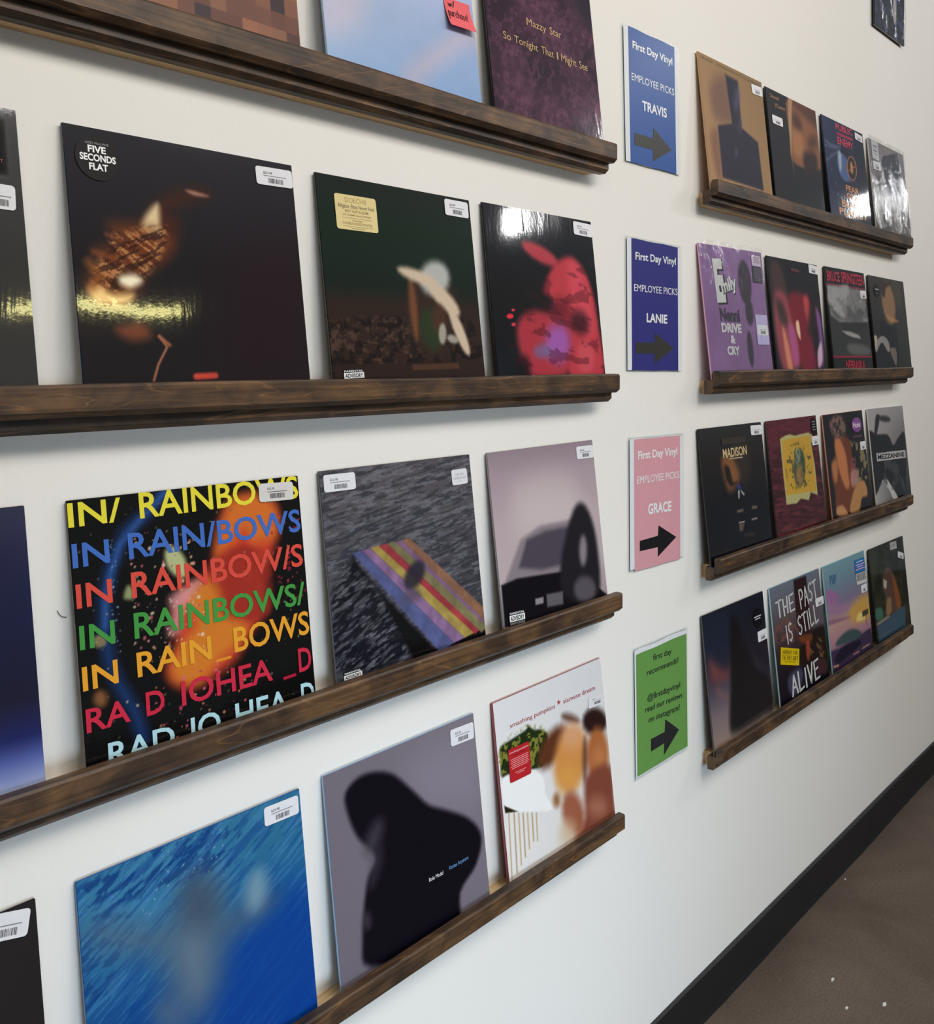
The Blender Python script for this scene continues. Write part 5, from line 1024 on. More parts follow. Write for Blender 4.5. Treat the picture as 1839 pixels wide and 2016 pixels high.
    ['B', [[0.233, 0.7539], [0.3527, 0.7645], [0.463, 0.6094], [0.478, 0.4157], [0.4802, 0.3], [0.3763, 0.2985], [0.2789, 0.4351], [0.2268, 0.6098]], '#c0784a', 0.03, 1],
    ['B', [[0.095, 0.5463], [0.2313, 0.5654], [0.2056, 0.411], [0.13, 0.375]], '#b87a4a', 0.03, 0.9],
    ['B', [[0.5547, 0.4404], [0.7318, 0.4367], [0.7128, 0.3077], [0.531, 0.2945]], '#b88c84', 0.03, 0.9],
    ['C', '#8c8058', 18, 18, 0, 3, 0.52, 0.06, 0.9, [[0.6007, 0.7279], [0.9819, 0.6005], [0.9605, 0.3351], [0.7008, 0.3285], [0.6945, 0.5578]]],
    ['C', '#c05a5a', 12, 12, 0, 9, 0.66, 0.05, 0.6, [[0.5904, 0.5666], [0.7819, 0.4846], [0.7092, 0.295], [0.5193, 0.3151]]],
    ['B', [[0.4157, 0.0711], [0.6168, 0.2853], [0.8105, 0.3304], [0.9052, 0.2742], [0.9112, 0.1673], [0.7606, 0.1583], [0.6577, 0.0533]], '#b88450', 0.02, 1],
    ['B', [[0.1168, 0.1464], [0.2664, 0.1467], [0.3625, 0.0652], [0.3408, 0.049], [0.1146, 0.0784]], '#c08a5a', 0.02, 1],
    ['B', [[0.146, 0.9162], [0.3301, 0.9882], [0.5171, 0.9272], [0.4885, 0.7937], [0.2398, 0.7786]], '#8a6a60', 0.03, 0.85],
    ['C', '#2a2224', 22, 30, 0, 3, 0.5, 0.06, 0.8, [[0.1626, 0.9779], [0.5344, 0.9585], [0.4885, 0.7937], [0.2108, 0.7932]]]],
   'parts': [['O', 'round_sticker', 0.2514, 0.2713, 0.0409, 0.0223, '#7a4a86', [['T', 'Hole', -0.72, -0.35, 1.4, 0.75, '#d8ccd8', 0.02]], None],
    ['T', 'Live Through This', 0.2164, 0.234, 0.0721, 0.0077, -0.0058, '#8a707c', 0, 'hand'],
    ['R', 'price_sticker', 0.2625, 0.1928, 0.0449, 0.0256, 0.0066, '#dcdce0', 0.004, 0.0004, [['bar', 0.2, 0.5, 0.62, 0.04, '#77777c'], ['barcode', 0.32, 0.13, 0.42, 0.27]], None]],
   'o': [2.5253, -0.0382, 1.0608],
   'w': 0.31,
   'h': 0.3137,
   'lean': 0.0993,
   'tt': 0.0072,
   'g': 1,
   'rw': 2},
  {'key': 'RC4',
   'label': 'black and white record sleeve with a grey title band, third right shelf',
   'edge': '#cfcfcf',
   'fin': 'gloss',
   'n': 110,
   'th': 0.004,
   'ops': [['G', '#a8a4a4', '#a09c9c', '#aaa8a8', '#1a1a1c'],
    ['B', [[-0.0317, 0.7855], [0.1912, 0.7387], [0.4873, 0.7141], [0.6123, 0.6004], [0.7944, 0.6742], [0.9817, 0.6772], [0.8443, 0.066], [0.5428, 0.078], [0.3614, 0.2642], [0.2102, 0.2653], [0.0342, 0.1616], [-0.0133, 0.1869], [-0.0303, 0.5908]], '#1a191c', 0.015, 1],
    ['B', [[0.1207, 0.7497], [0.2025, 0.9162], [0.2639, 0.9376], [0.3128, 0.9113], [0.1948, 0.7522]], '#2a282a', 0.01, 1],
    ['P', [[0.6055, 0.8659], [0.5784, 0.8547], [0.5235, 0.8496], [0.4523, 0.8514], [0.3792, 0.8598], [0.3185, 0.873], [0.2817, 0.8884], [0.2756, 0.903], [0.3014, 0.9141], [0.3543, 0.9194], [0.4244, 0.918], [0.498, 0.9099], [0.5606, 0.8967], [0.5991, 0.881]], '#2a282a', 0.02, 0.9],
    ['B', [[0.1902, 0.2605], [0.3251, 0.2712], [0.4553, 0.1853], [0.5949, 0.051], [0.4587, 0.0595], [0.3556, 0.1749]], '#c4c4c4', 0.01, 1],
    ['C', '#4a4a4c', 8, 10, 20, 5, 0.6, 0.08, 0.7, [[0.0844, 0.4808], [0.9046, 0.4138], [0.8323, 0.096], [0.1198, 0.2743]]]],
   'parts': [['R', 'title_band', 0.0363, 0.1491, 0.2746, 0.0263, -0.0315, '#b0aeb0', 0.001, 0.0004, [['T', 'MEZZANINE', 0.04, 0.22, 0.9, 0.56, '#1c1c1e', 0.03], ['bar', 0.03, 0.92, 0.3, 0.05, '#3a3a3c']], None]],
   'o': [2.8778, -0.0382, 1.0618],
   'w': 0.332,
   'h': 0.3159,
   'lean': 0.0993,
   'tt': -0.0031,
   'g': 1,
   'rw': 2},
  {'key': 'RD1',
   'label': 'dark blue-grey record sleeve with a sunset glow at its lower left',
   'edge': '#4c4a4c',
   'fin': 'gloss',
   'n': 130,
   'th': 0.004,
   'ops': [['V', [[0, '#b09a84'], [0.08, '#8d7a72'], [0.25, '#7a6a70'], [0.42, '#4e4a58'], [0.55, '#4a3440'], [0.75, '#22283a'], [1, '#1e222a']]],
    ['B', [[0.0579, 0.6678], [0.2225, 0.5891], [0.3289, 0.5501], [0.2855, 0.4803], [0.0837, 0.5243]], '#7c4440', 0.06, 0.8],
    ['B', [[0.1381, 0.4514], [0.2865, 0.3465], [0.2676, 0.3248], [0.1279, 0.4015]], '#8a5a58', 0.05, 0.6],
    ['B', [[0.0295, 1.0004], [0.4097, 0.9378], [0.3329, 0.5693], [0.1701, 0.6083], [0.0439, 0.8015]], '#222838', 0.08, 0.9],
    ['B', [[0.4074, 0.8567], [0.5179, 0.8887], [0.6588, 0.6931], [0.766, 0.4655], [0.9823, 0.3419], [1.0072, 0.084], [0.806, 0.0682], [0.3446, 0.0693], [0.2606, 0.1536], [0.3405, 0.4666]], '#19181c', 0.05, 1],
    ['B', [[0.6077, 0.8845], [0.9953, 0.9151], [1.0376, 0.3644], [0.7645, 0.4589], [0.6236, 0.673]], '#1d1e28', 0.1, 0.9]],
   'parts': [['O', 'round_sticker', 0.2725, 0.2591, 0.024, 0.0245, '#08080b', [['bar', -0.8, 0.1, 1.6, 0.12, '#b8b8bc'], ['bar', -0.6, -0.12, 1.2, 0.1, '#b8b8bc']], None],
    ['R', 'price_sticker', 0.264, 0.1994, 0.0514, 0.0259, 0.0071, '#dcdce0', 0.004, 0.0004, [['bar', 0.2, 0.5, 0.62, 0.04, '#77777c'], ['barcode', 0.32, 0.13, 0.42, 0.27]], None]],
   'o': [1.8196, -0.0382, 0.6264],
   'w': 0.3156,
   'h': 0.3186,
   'lean': 0.0993,
   'tt': -0.0016,
   'g': 1,
   'rw': 3},
  {'key': 'RD2',
   'label': 'brown record sleeve with big white handwriting and a yellow sticker',
   'edge': '#a9c4cc',
   'fin': 'satin',
   'n': 130,
   'th': 0.004,
   'ops': [['V', [[0, '#17151c'], [0.25, '#1e191e'], [0.45, '#35292c'], [0.6, '#4a3a3c'], [0.8, '#5c5a62'], [1, '#66707e']]],
    ['P', [[0.4616, 0.9887], [0.7221, 0.9822], [0.712, 0.4656], [0.4402, 0.5101]], '#2e1c20', 0.01, 1],
    ['C', '#6c4a44', 16, 20, 0, 4, 0.54, 0.06, 0.8, [[0.0354, 0.7395], [0.4676, 0.7034], [0.4576, 0.5062], [0.0476, 0.4941]]],
    ['B', [[0.8265, 0.7735], [1.0602, 0.7454], [1.0526, 0.4715], [0.7635, 0.5173]], '#5e5a60', 0.03, 0.8],
    ['B', [[0.7414, 0.5063], [1.0487, 0.4561], [1.0218, 0.1072], [0.5893, 0.1982], [0.4475, 0.3861]], '#241a18', 0.03, 1],
    ['B', [[0.4576, 0.5062], [0.7157, 0.4804], [0.7011, 0.421], [0.5335, 0.4355]], '#6a3a22', 0.02, 1],
    ['B', [[0.5888, 0.4307], [0.6628, 0.4218], [0.6287, 0.2817], [0.5766, 0.3019]], '#a8442c', 0.015, 0.8],
    ['C', '#8a6a4a', 10, 30, 40, 7, 0.62, 0.05, 0.6, [[0.6792, 0.4102], [1.0293, 0.3796], [0.9888, 0.2197], [0.6685, 0.2878]]],
    ['B', [[0.1761, 0.2262], [0.3819, 0.2648], [0.4742, 0.1884], [0.3345, 0.065], [0.1981, 0.0939]], '#4a4a66', 0.03, 0.8],
    ['B', [[0.7529, 0.2363], [0.9447, 0.2062], [0.9774, 0.0941], [0.7624, 0.116]], '#4a2c34', 0.02, 0.7]],
   'parts': [['T', 'THE', 0.0271, 0.2325, 0.115, 0.0431, 0.0342, '#c8c8c6', 0.02, 'hand'],
    ['T', 'PAST', 0.1721, 0.2316, 0.1232, 0.0502, 0.0858, '#c8c8c6', 0.02, 'hand'],
    ['T', 'IS', 0.0707, 0.1576, 0.0439, 0.0478, 0.0915, '#c8c8c6', 0.02, 'hand'],
    ['T', 'STILL', 0.1467, 0.1628, 0.142, 0.0495, 0.0971, '#c8c8c6', 0.02, 'hand'],
    ['T', 'ALIVE', 0.0723, 0.02, 0.188, 0.0512, 0.0406, '#c8c8c6', 0.02, 'hand'],
    ['R', 'hype_sticker', 0.0199, 0.1178, 0.1121, 0.0433, -0.258, '#d2b400', 0.0005, 0.0004, [['T', 'HURRAY FOR', 0.1, 0.62, 0.8, 0.24, '#1c1a10', 0, 'hand'], ['T', 'THE RIFF RAFF', 0.07, 0.28, 0.88, 0.26, '#1c1a10', 0, 'hand'], ['bar', 0.2, 0.17, 0.6, 0.025, '#1c1a10']], None],
    ['R', 'price_sticker', 0.2725, 0.2161, 0.0561, 0.0225, -0.0075, '#dcdce0', 0.004, 0.0004, [['bar', 0.2, 0.5, 0.62, 0.04, '#77777c'], ['barcode', 0.32, 0.13, 0.42, 0.27]], None]],
   'o': [2.1735, -0.0382, 0.6262],
   'w': 0.3194,
   'h': 0.3173,
   'lean': 0.0993,
   'tt': -0.0011,
   'g': 1,
   'rw': 3},
  {'key': 'RD3',
   'label': 'pastel sunset record sleeve in teal, violet and amber with a blue sticker',
   'edge': '#9ac0c4',
   'fin': 'satin',
   'n': 130,
   'th': 0.004,
   'ops': [['V', [[0, '#2c2438'], [0.18, '#3a3046'], [0.26, '#a07484'], [0.45, '#b48e84'], [0.62, '#7c708a'], [0.8, '#6c8494'], [1, '#7298a2']]],
    ['B', [[0.4727, 0.4741], [0.6836, 0.5613], [0.9979, 0.5598], [1.0037, 0.3574], [0.6313, 0.3621]], '#c0964a', 0.06, 0.95],
    ['B', [[0.6529, 0.3719], [0.7074, 0.4331], [0.8219, 0.4243], [0.8613, 0.35]], '#dcc27a', 0.02, 1],
    ['B', [[0.0181, 0.7798], [0.1827, 0.7492], [0.2992, 0.6853], [0.2215, 0.6233], [0.038, 0.6527]], '#946a94', 0.012, 1],
    ['B', [[0.0217, 0.6559], [0.2553, 0.6167], [0.529, 0.5484], [0.4097, 0.5154], [0.1983, 0.5305], [0.0235, 0.5939]], '#9a7494', 0.03, 0.9],
    ['B', [[0.019, 0.5059], [0.4674, 0.4538], [0.4639, 0.4403], [0.0272, 0.4699]], '#7a5470', 0.02, 0.8],
    ['P', [[-0.0141, 0.2335], [0.3311, 0.208], [0.9712, 0.2379], [0.9846, 0.0641], [0.2905, 0.0496], [0.0091, 0.0508]], '#3c3048', 0.01, 1],
    ['B', [[0.0688, 0.1522], [0.2969, 0.2159], [0.6804, 0.185], [0.6478, 0.1347], [0.2667, 0.0973], [0.1231, 0.0908]], '#201c2e', 0.02, 1],
    ['B', [[0.1473, 0.292], [0.3257, 0.3286], [0.5454, 0.323], [0.7278, 0.2543], [0.6676, 0.2096], [0.1624, 0.2471]], '#3c4f52', 0.02, 1],
    ['P', [[0.8052, 0.435], [0.9634, 0.4326], [0.9616, 0.381], [0.8061, 0.3799]], '#3f4432', 0.005, 1],
    ['L', [[0.8989, 0.3791], [0.8914, 0.2773]], 0.004, '#3a2c2c', 0.003, 1],
    ['L', [[0.5033, 0.0897], [0.6352, 0.0871]], 0.006, '#c08a6a', 0.004, 1],
    ['L', [[0.7243, 0.0952], [0.9123, 0.0956]], 0.006, '#c08a6a', 0.004, 1],
    ['L', [[0.0268, 0.0873], [0.1372, 0.077]], 0.008, '#c08a6a', 0.004, 1]],
   'parts': [['T', 'PUP', 0.039, 0.2554, 0.0489, 0.0254, -0.041, '#1f5a8a', 0.02, 'hand'],
    ['R', 'hype_sticker', 0.2353, 0.2552, 0.0821, 0.0402, -0.0141, '#1c6aa8', 0.0005, 0.0004, [['bar', 0.15, 0.78, 0.7, 0.06, '#c8d8e8'], ['bar', 0.08, 0.56, 0.86, 0.07, '#e0a0c8'], ['bar', 0.2, 0.4, 0.62, 0.07, '#b8b0e0'], ['bar', 0.05, 0.22, 0.9, 0.07, '#e0a0c8']], None],
    ['R', 'barcode_sticker', 0.2385, 0.2209, 0.0817, 0.0327, -0.0527, '#c8c8c8', 0.0005, 0.0004, [['barcode', 0.06, 0.3, 0.88, 0.66]], None],
    ['R', 'price_sticker', 0.2692, 0.1901, 0.0483, 0.0236, 0.0074, '#dcdce0', 0.004, 0.0004, [['bar', 0.2, 0.5, 0.62, 0.04, '#77777c'], ['barcode', 0.32, 0.13, 0.42, 0.27]], None]],
   'o': [2.5198, -0.0382, 0.6271],
   'w': 0.3241,
   'h': 0.3143,
   'lean': 0.0993,
   'tt': -0.0037,
   'g': 1,
   'rw': 3},
  {'key': 'RD4',
   'label': 'dark forest-green record sleeve with a steel-blue bottom corner',
   'edge': '#20241c',
   'fin': 'gloss',
   'n': 110,
   'th': 0.004,
   'ops': [['F', '#20241c'],
    ['C', '#3a3a28', 6, 8, 20, 3, 0.5, 0.1, 0.7, None],
    ['P', [[0.0265, 0.2144], [0.3298, 0.2266], [0.6139, 0.2788], [0.866, 0.2602], [0.8272, 0.0468], [0.0443, 0.049]], '#3c5468', 0.02, 1],
    ['B', [[0.291, 0.636], [0.3846, 0.738], [0.5157, 0.7315], [0.6407, 0.613], [0.6927, 0.3926], [0.7057, 0.2763], [0.3819, 0.2551], [0.2598, 0.2886], [0.3404, 0.4216], [0.2888, 0.5498]], '#5a4038', 0.02, 1],
    ['B', [[0.5844, 0.6553], [0.7149, 0.4696], [0.7587, 0.2982], [0.6356, 0.2744], [0.5841, 0.4942]], '#8a4e28', 0.02, 0.9],
    ['P', [[0.3158, 0.6472], [0.4138, 0.6058], [0.3697, 0.5267], [0.3033, 0.5628]], '#b0aca4', 0.006, 1],
    ['B', [[0.3633, 0.425], [0.4726, 0.4194], [0.4555, 0.2794], [0.3195, 0.2682]], '#8a6e50', 0.015, 1],
    ['B', [[0.0305, 0.3828], [0.1967, 0.372], [0.2108, 0.2676], [0.0424, 0.2725]], '#3c6c5a', 0.02, 1],
    ['B', [[0.0344, 0.2435], [0.2947, 0.2577], [0.3986, 0.2357], [0.0701, 0.2203]], '#8c8478', 0.01, 1],
    ['B', [[0.6094, 0.1831], [0.7451, 0.1706], [0.7162, 0.0711], [0.6049, 0.0874]], '#2a5a64', 0.02, 0.8]],
   'parts': [['R', 'title_sticker', 0.1898, 0.2789, 0.062, 0.0244, -0.0411, '#a8a8a6', 0.001, 0.0004, [['bar', 0.2, 0.6, 0.6, 0.08, '#77777a'], ['bar', 0.2, 0.35, 0.6, 0.08, '#77777a']], None],
    ['R', 'price_sticker', 0.254, 0.2454, 0.0548, 0.0206, -0.2639, '#dcdce0', 0.004, 0.0004, [['bar', 0.2, 0.5, 0.62, 0.04, '#77777c'], ['barcode', 0.32, 0.13, 0.42, 0.27]], None]],
   'o': [2.8838, -0.0382, 0.627],
   'w': 0.3234,
   'h': 0.3082,
   'lean': 0.0993,
   'tt': -0.0034,
   'g': 1,
   'rw': 3}],
 'signs': [{'o': [1.5269, -0.004, 1.927],
   'w': 0.2209,
   'h': 0.2771,
   'a': 0.0138,
   'pr': [0.0234, 0.0041, 0.1818, 0.2721],
   'pc': '#2f569e',
   'ac': '#3b3833',
   'parts': [['T', 'First Day Vinyl', 0.0378, 0.2356, 0.1572, 0.0152, -0.0018, '#ececee', 0.022, ''],
    ['T', 'EMPLOYEE PICKS', 0.0324, 0.1706, 0.1681, 0.0152, 0.0034, '#ececee', 0, ''],
    ['T', 'TRAVIS', 0.0705, 0.1171, 0.0978, 0.0195, 0.0117, '#ececee', 0.026, '']],
   'arrow': [[0.039, 0.0653],
    [0.1112, 0.0652],
    [0.1126, 0.0874],
    [0.1861, 0.0524],
    [0.1096, 0.0174],
    [0.1101, 0.0412],
    [0.0382, 0.0412]],
   'label': 'blue paper sign with white lettering in a clear holder, beside the top shelves'},
  {'o': [1.5239, -0.004, 1.5039],
   'w': 0.2209,
   'h': 0.2771,
   'a': -0.0108,
   'pr': [0.0226, 0.004, 0.1853, 0.2696],
   'pc': '#34327c',
   'ac': '#3a3630',
   'parts': [['T', 'First Day Vinyl', 0.0368, 0.2317, 0.1621, 0.0156, 0.0154, '#ececee', 0.022, ''],
    ['T', 'EMPLOYEE PICKS', 0.0315, 0.1667, 0.1737, 0.0149, 0.0105, '#ececee', 0, ''],
    ['T', 'LANIE', 0.0782, 0.1054, 0.0832, 0.0187, 0.0003, '#ececee', 0.03, '']],
   'arrow': [[0.0371, 0.0613],
    [0.1106, 0.0628],
    [0.1129, 0.0826],
    [0.1868, 0.052],
    [0.1095, 0.018],
    [0.1097, 0.0393],
    [0.0368, 0.0388]],
   'label': 'indigo blue paper sign with white lettering, beside the second shelves'},
  {'o': [1.5248, -0.004, 1.093],
   'w': 0.2209,
   'h': 0.2771,
   'a': -0.0132,
   'pr': [0.0226, -0.0005, 0.1853, 0.2729],
   'pc': '#dd9ea6',
   'ac': '#1b191c',
   'parts': [['T', 'First Day Vinyl', 0.0367, 0.2312, 0.1588, 0.0166, -0.0001, '#f0eef0', 0.022, ''],
    ['T', 'EMPLOYEE PICKS', 0.033, 0.1803, 0.1698, 0.0158, -0.0057, '#f0eef0', 0, ''],
    ['T', 'GRACE', 0.0741, 0.1131, 0.0951, 0.0216, -0.0291, '#f0eef0', 0.03, '']],
   'arrow': [[0.0422, 0.0607],
    [0.114, 0.0625],
    [0.1163, 0.0842],
    [0.1898, 0.0501],
    [0.113, 0.0173],
    [0.1131, 0.0381],
    [0.042, 0.0393]],
   'label': 'pink paper sign with white lettering, beside the third shelves'},
  {'o': [1.5371, -0.004, 0.6545],
   'w': 0.2209,
   'h': 0.2771,
   'a': 0.001,
   'pr': [0.0117, 0.0067, 0.2079, 0.2564],
   'pc': '#6b9a4e',
   'ac': '#28282a',
   'parts': [['T', 'first day', 0.0775, 0.236, 0.0765, 0.013, -0.0447, '#2a2f28', 0.01, ''],
    ['T', 'recommends!', 0.0523, 0.2098, 0.1298, 0.013, -0.0282, '#2a2f28', 0.01, ''],
    ['T', '@firstdayvinyl', 0.0533, 0.1553, 0.1355, 0.0131, -0.0458, '#2a2f28', 0.01, ''],
    ['T', 'read our reviews', 0.0437, 0.1331, 0.154, 0.0131, -0.0587, '#2a2f28', 0.01, ''],
    ['T', 'on instagram!', 0.0557, 0.1081, 0.1299, 0.0131, -0.0654, '#2a2f28', 0.01, '']],
   'arrow': [[0.0654, 0.07],
    [0.1216, 0.0689],
    [0.1243, 0.0957],
    [0.1822, 0.0558],
    [0.1169, 0.0192],
    [0.1189, 0.0449],
    [0.0649, 0.0435]],
   'label': 'green paper sign with dark lettering, beside the bottom shelves'}],
 'note': {'parts': [['R', 'x', 0.2489, 0.1351, 0.0603, 0.0479, 0.0282, '#e2666c', 0.003, 0.0004, [], None],
   ['T', 'w/', 0.2561, 0.1691, 0.0167, 0.0086, 0.1379, '#1a1418', 0, 'hand'],
   ['T', 'purchase!', 0.2514, 0.1526, 0.0476, 0.013, 0.0147, '#1a1418', 0, 'hand']]},
 'zl': [1.9135, 1.4794, 1.059, 0.627, 1.9067, 1.4821, 1.06, 0.6251],
 'yb': 0.0382,
 'cam': {'f': 1909.3573,
  'pp': [120.4555, -202.5575],
  'c': [-0.1315, -1.0904, 1.5066]},
 'XL': 1.4141,
 'XR': 3.1533,
 'thread': [[0.3691, 1.2489],
  [0.3707, 1.2446],
  [0.3731, 1.2415],
  [0.376, 1.2397],
  [0.3792, 1.2394]],
 'chips': [[2.1388, -0.184, 0.008],
  [2.0557, -0.2513, 0.007],
  [2.1221, -0.3163, 0.009],
  [2.6193, -0.0318, 0.005]]}

# ------------------------------------------------------------------ the room
wall = link('wall_back', box('wall', -3, 9, 0, .12, 0, 4.2), None, wall_mat(), kind='structure')
flo = link('floor', box('floor', -3, 9, -7, .12, -.1, 0), None, floor_mat(), kind='structure')
rg = random.Random(4); V_, F_ = [], []; nx = 240
for i in range(nx + 1):
    x = -3 + 12 * i / nx; d1 = .010 + .0025 * math.sin(x * 5.1) * math.sin(x * 2.3 + 1) + rg.uniform(-.0004, .0004); tz = .109 + .0018 * math.sin(x * 3.7) * math.sin(x * 1.3)
    V_ += [(x, 0, 0), (x, -d1 - .004, 0), (x, -d1, .012), (x, -d1, tz - .003), (x, -d1 + .003, tz), (x, 0, tz)]
for i in range(nx):
    a = i * 6; F_ += [(a + j, a + j + 1, a + j + 7, a + j + 6) for j in range(5)]
F_ += [(0, 5, 4, 3, 2, 1), tuple(nx * 6 + j for j in range(6))]
link('baseboard_back', mesh('baseboard', V_, F_), None, base_mat(), kind='structure')

# ------------------------------------------------------------------ picture-ledge shelves
PROF = {'back_strip': [(0, -.031), (.021, -.031), (.021, 0), (0, 0)],
        'ledge_board': [(.021, -.031), (.035, -.031), (.043, -.0245), (.043, 0), (.021, 0)],
        'front_lip': [(.0432, -.0136), (.0535, -.0136), (.0612, -.0072), (.0615, .0185), (.0595, .0215), (.0475, .0223), (.0445, .0205), (.0432, .017)]}
def shelf(x0, x1, z, label, group):
    e = bpy.data.objects.new('record_shelf', None); COL.objects.link(e); e.location = ((x0 + x1) / 2, 0, z); e['label'] = label; e['category'] = 'shelf'; e['group'] = group
    rg = random.Random(int(z * 1000)); L = (x1 - x0) / 2
    for nm, pr in PROF.items():
        a, b = (-L + .022, L - .019) if nm == 'back_strip' else (-L + rg.uniform(0, .001), L - (.0015 if nm == 'ledge_board' else 0))
        n = 24; V_, F_ = [], []; k = len(pr); ph = rg.uniform(0, 6)
        for i in range(n + 1):
            x = a + (b - a) * i / n; wob = .0006 * math.sin(i * .7 + ph)
            V_ += [(x, -(p[0] + (wob if nm == 'front_lip' and p[0] > .05 else 0)), p[1] + (wob if nm == 'front_lip' and p[1] > .0 else 0)) for p in pr]
        for i in range(n):
            q = i * k; F_ += [(q + j, q + (j + 1) % k, q + k + (j + 1) % k, q + k + j) for j in range(k)]
        F_ += [tuple(range(k))[::-1], tuple(n * k + j for j in range(k))]
        me = mesh(nm, V_, F_); bm = bmesh.new(); bm.from_mesh(me); bmesh.ops.recalc_face_normals(bm, faces=bm.faces); bm.to_mesh(me); bm.free()
        link(nm, me, e, wood_mat(nm == 'back_strip'))
    return e
GL, GR = 'long dark wood record shelves on the left', 'shorter dark wood record shelves on the right'
NM = ['top', 'second', 'third', 'bottom']
LL = ['long dark-stained wood ledge, topmost on the left, seen from below', 'long dark-stained wood ledge at eye level, second on the left', 'long dark-stained wood ledge under the multicoloured lettering sleeve, third on the left', 'long dark-stained wood ledge under the bright blue sleeve, lowest on the left']
LR = ['shorter dark-stained wood ledge beside the blue sign, topmost on the right', 'shorter dark-stained wood ledge under the lilac sleeve, second on the right', 'shorter dark-stained wood ledge right of the pink sign, third on the right', 'shorter dark-stained wood ledge right of the green sign, lowest on the right']
for i in range(4):
    shelf(-.43, D['XL'], D['zl'][i], LL[i], GL)
    shelf(1.815, D['XR'], D['zl'][4 + i], LR[i], GR)

# ------------------------------------------------------------------ records
NAMES = ['top shelf', 'second shelf', 'third shelf', 'bottom shelf']
def frame(o, w, lean, tt):
    m = Matrix.Rotation(-lean, 4, 'X') @ Matrix.Rotation(-tt, 4, 'Y'); m.translation = Vector(o) + m.to_3x3() @ Vector((w / 2, 0, 0)); return m
FR = {}
for c in D['cov']:
    w, h = c['w'], c['h']
    e = bpy.data.objects.new('record_sleeve', None); COL.objects.link(e); e.matrix_world = frame(c['o'], w, c['lean'], c['tt']); FR[c['key']] = (e.matrix_world.copy(), w)
    e['label'] = c['label']; e['category'] = 'record'; e['group'] = 'record sleeves on the %s %s' % (('left', 'right')[c['g']], NAMES[c['rw']])
    link('sleeve', box('sleeve', -w / 2, w / 2, 0, c['th'], 0, h, .0009), e, flat_mat(c['edge'], .35, .8, 'sleeve_board'))
    link('cover', cover_mesh(w, h, c['n'], c['ops']), e, cover_mat(c['fin']))
    build_parts(e, c['parts'], w / 2)
    if c['fin'] == 'bag':
        n = 28; rg = random.Random(5); x0, x1, z1 = -w / 2 - .003, w / 2 + .004, h + .010; V_ = []; F_ = []
        for j in range(n + 1):
            for i in range(n + 1):
                u, v = i / n, j / n; V_.append((x0 + (x1 - x0) * u, -.0022 - .0006 * math.sin(u * 23 + v * 9) - rg.uniform(0, .0008), .0015 + (z1 - .0015) * v + (rg.uniform(-.0015, .0015) if j == n else 0)))
        for j in range(n):
            for i in range(n): a = j * (n + 1) + i; F_.append((a, a + 1, a + n + 2, a + n + 1))
        me = mesh('clear_bag', V_, F_); me.polygons.foreach_set('use_smooth', [True] * len(me.polygons)); link('clear_bag', me, e, clear_mat('clear_film', .003))

# pink sticky note on the pale blue sleeve
M2, w2 = FR['A2']; p = D['note']['parts'][0]; _, _, x, z, w, h, ang, col, rad, th, ks, lab = p
n = 14; V_ = []; F_ = []
for j in range(n + 1):
    q = place([(0, h * j / n), (w, h * j / n)], x - w2 / 2, z, ang); y = -.0012 - .010 * (1 - j / n) ** 2
    for t in range(5): V_.append((q[0][0] + (q[1][0] - q[0][0]) * t / 4, y, q[0][1] + (q[1][1] - q[0][1]) * t / 4))
for j in range(n):
    for t in range(4): a = j * 5 + t; F_.append((a, a + 1, a + 6, a + 5))
note = link('sticky_note', mesh('note', V_, F_), None, flat_mat('#e2666c', .7), label='pink sticky note with black handwriting on the pale sky-blue sleeve', category='note')
note.matrix_world = M2
for p in D['note']['parts'][1:]:
    V0, F0 = glyphs(p[1], p[8], p[9]); pts = place([(a * p[4], b * p[5]) for a, b in V0], p[2] - w2 / 2, p[3], p[6])
    def ny(zz): 
        t = max(0, min(1, (zz - z) / h)); return -.0012 - .010 * (1 - t) ** 2 - .0006
    link('lettering', mesh('lettering', [(a, ny(b), b) for a, b in pts], F0), note, flat_mat('#1a1418', .5))

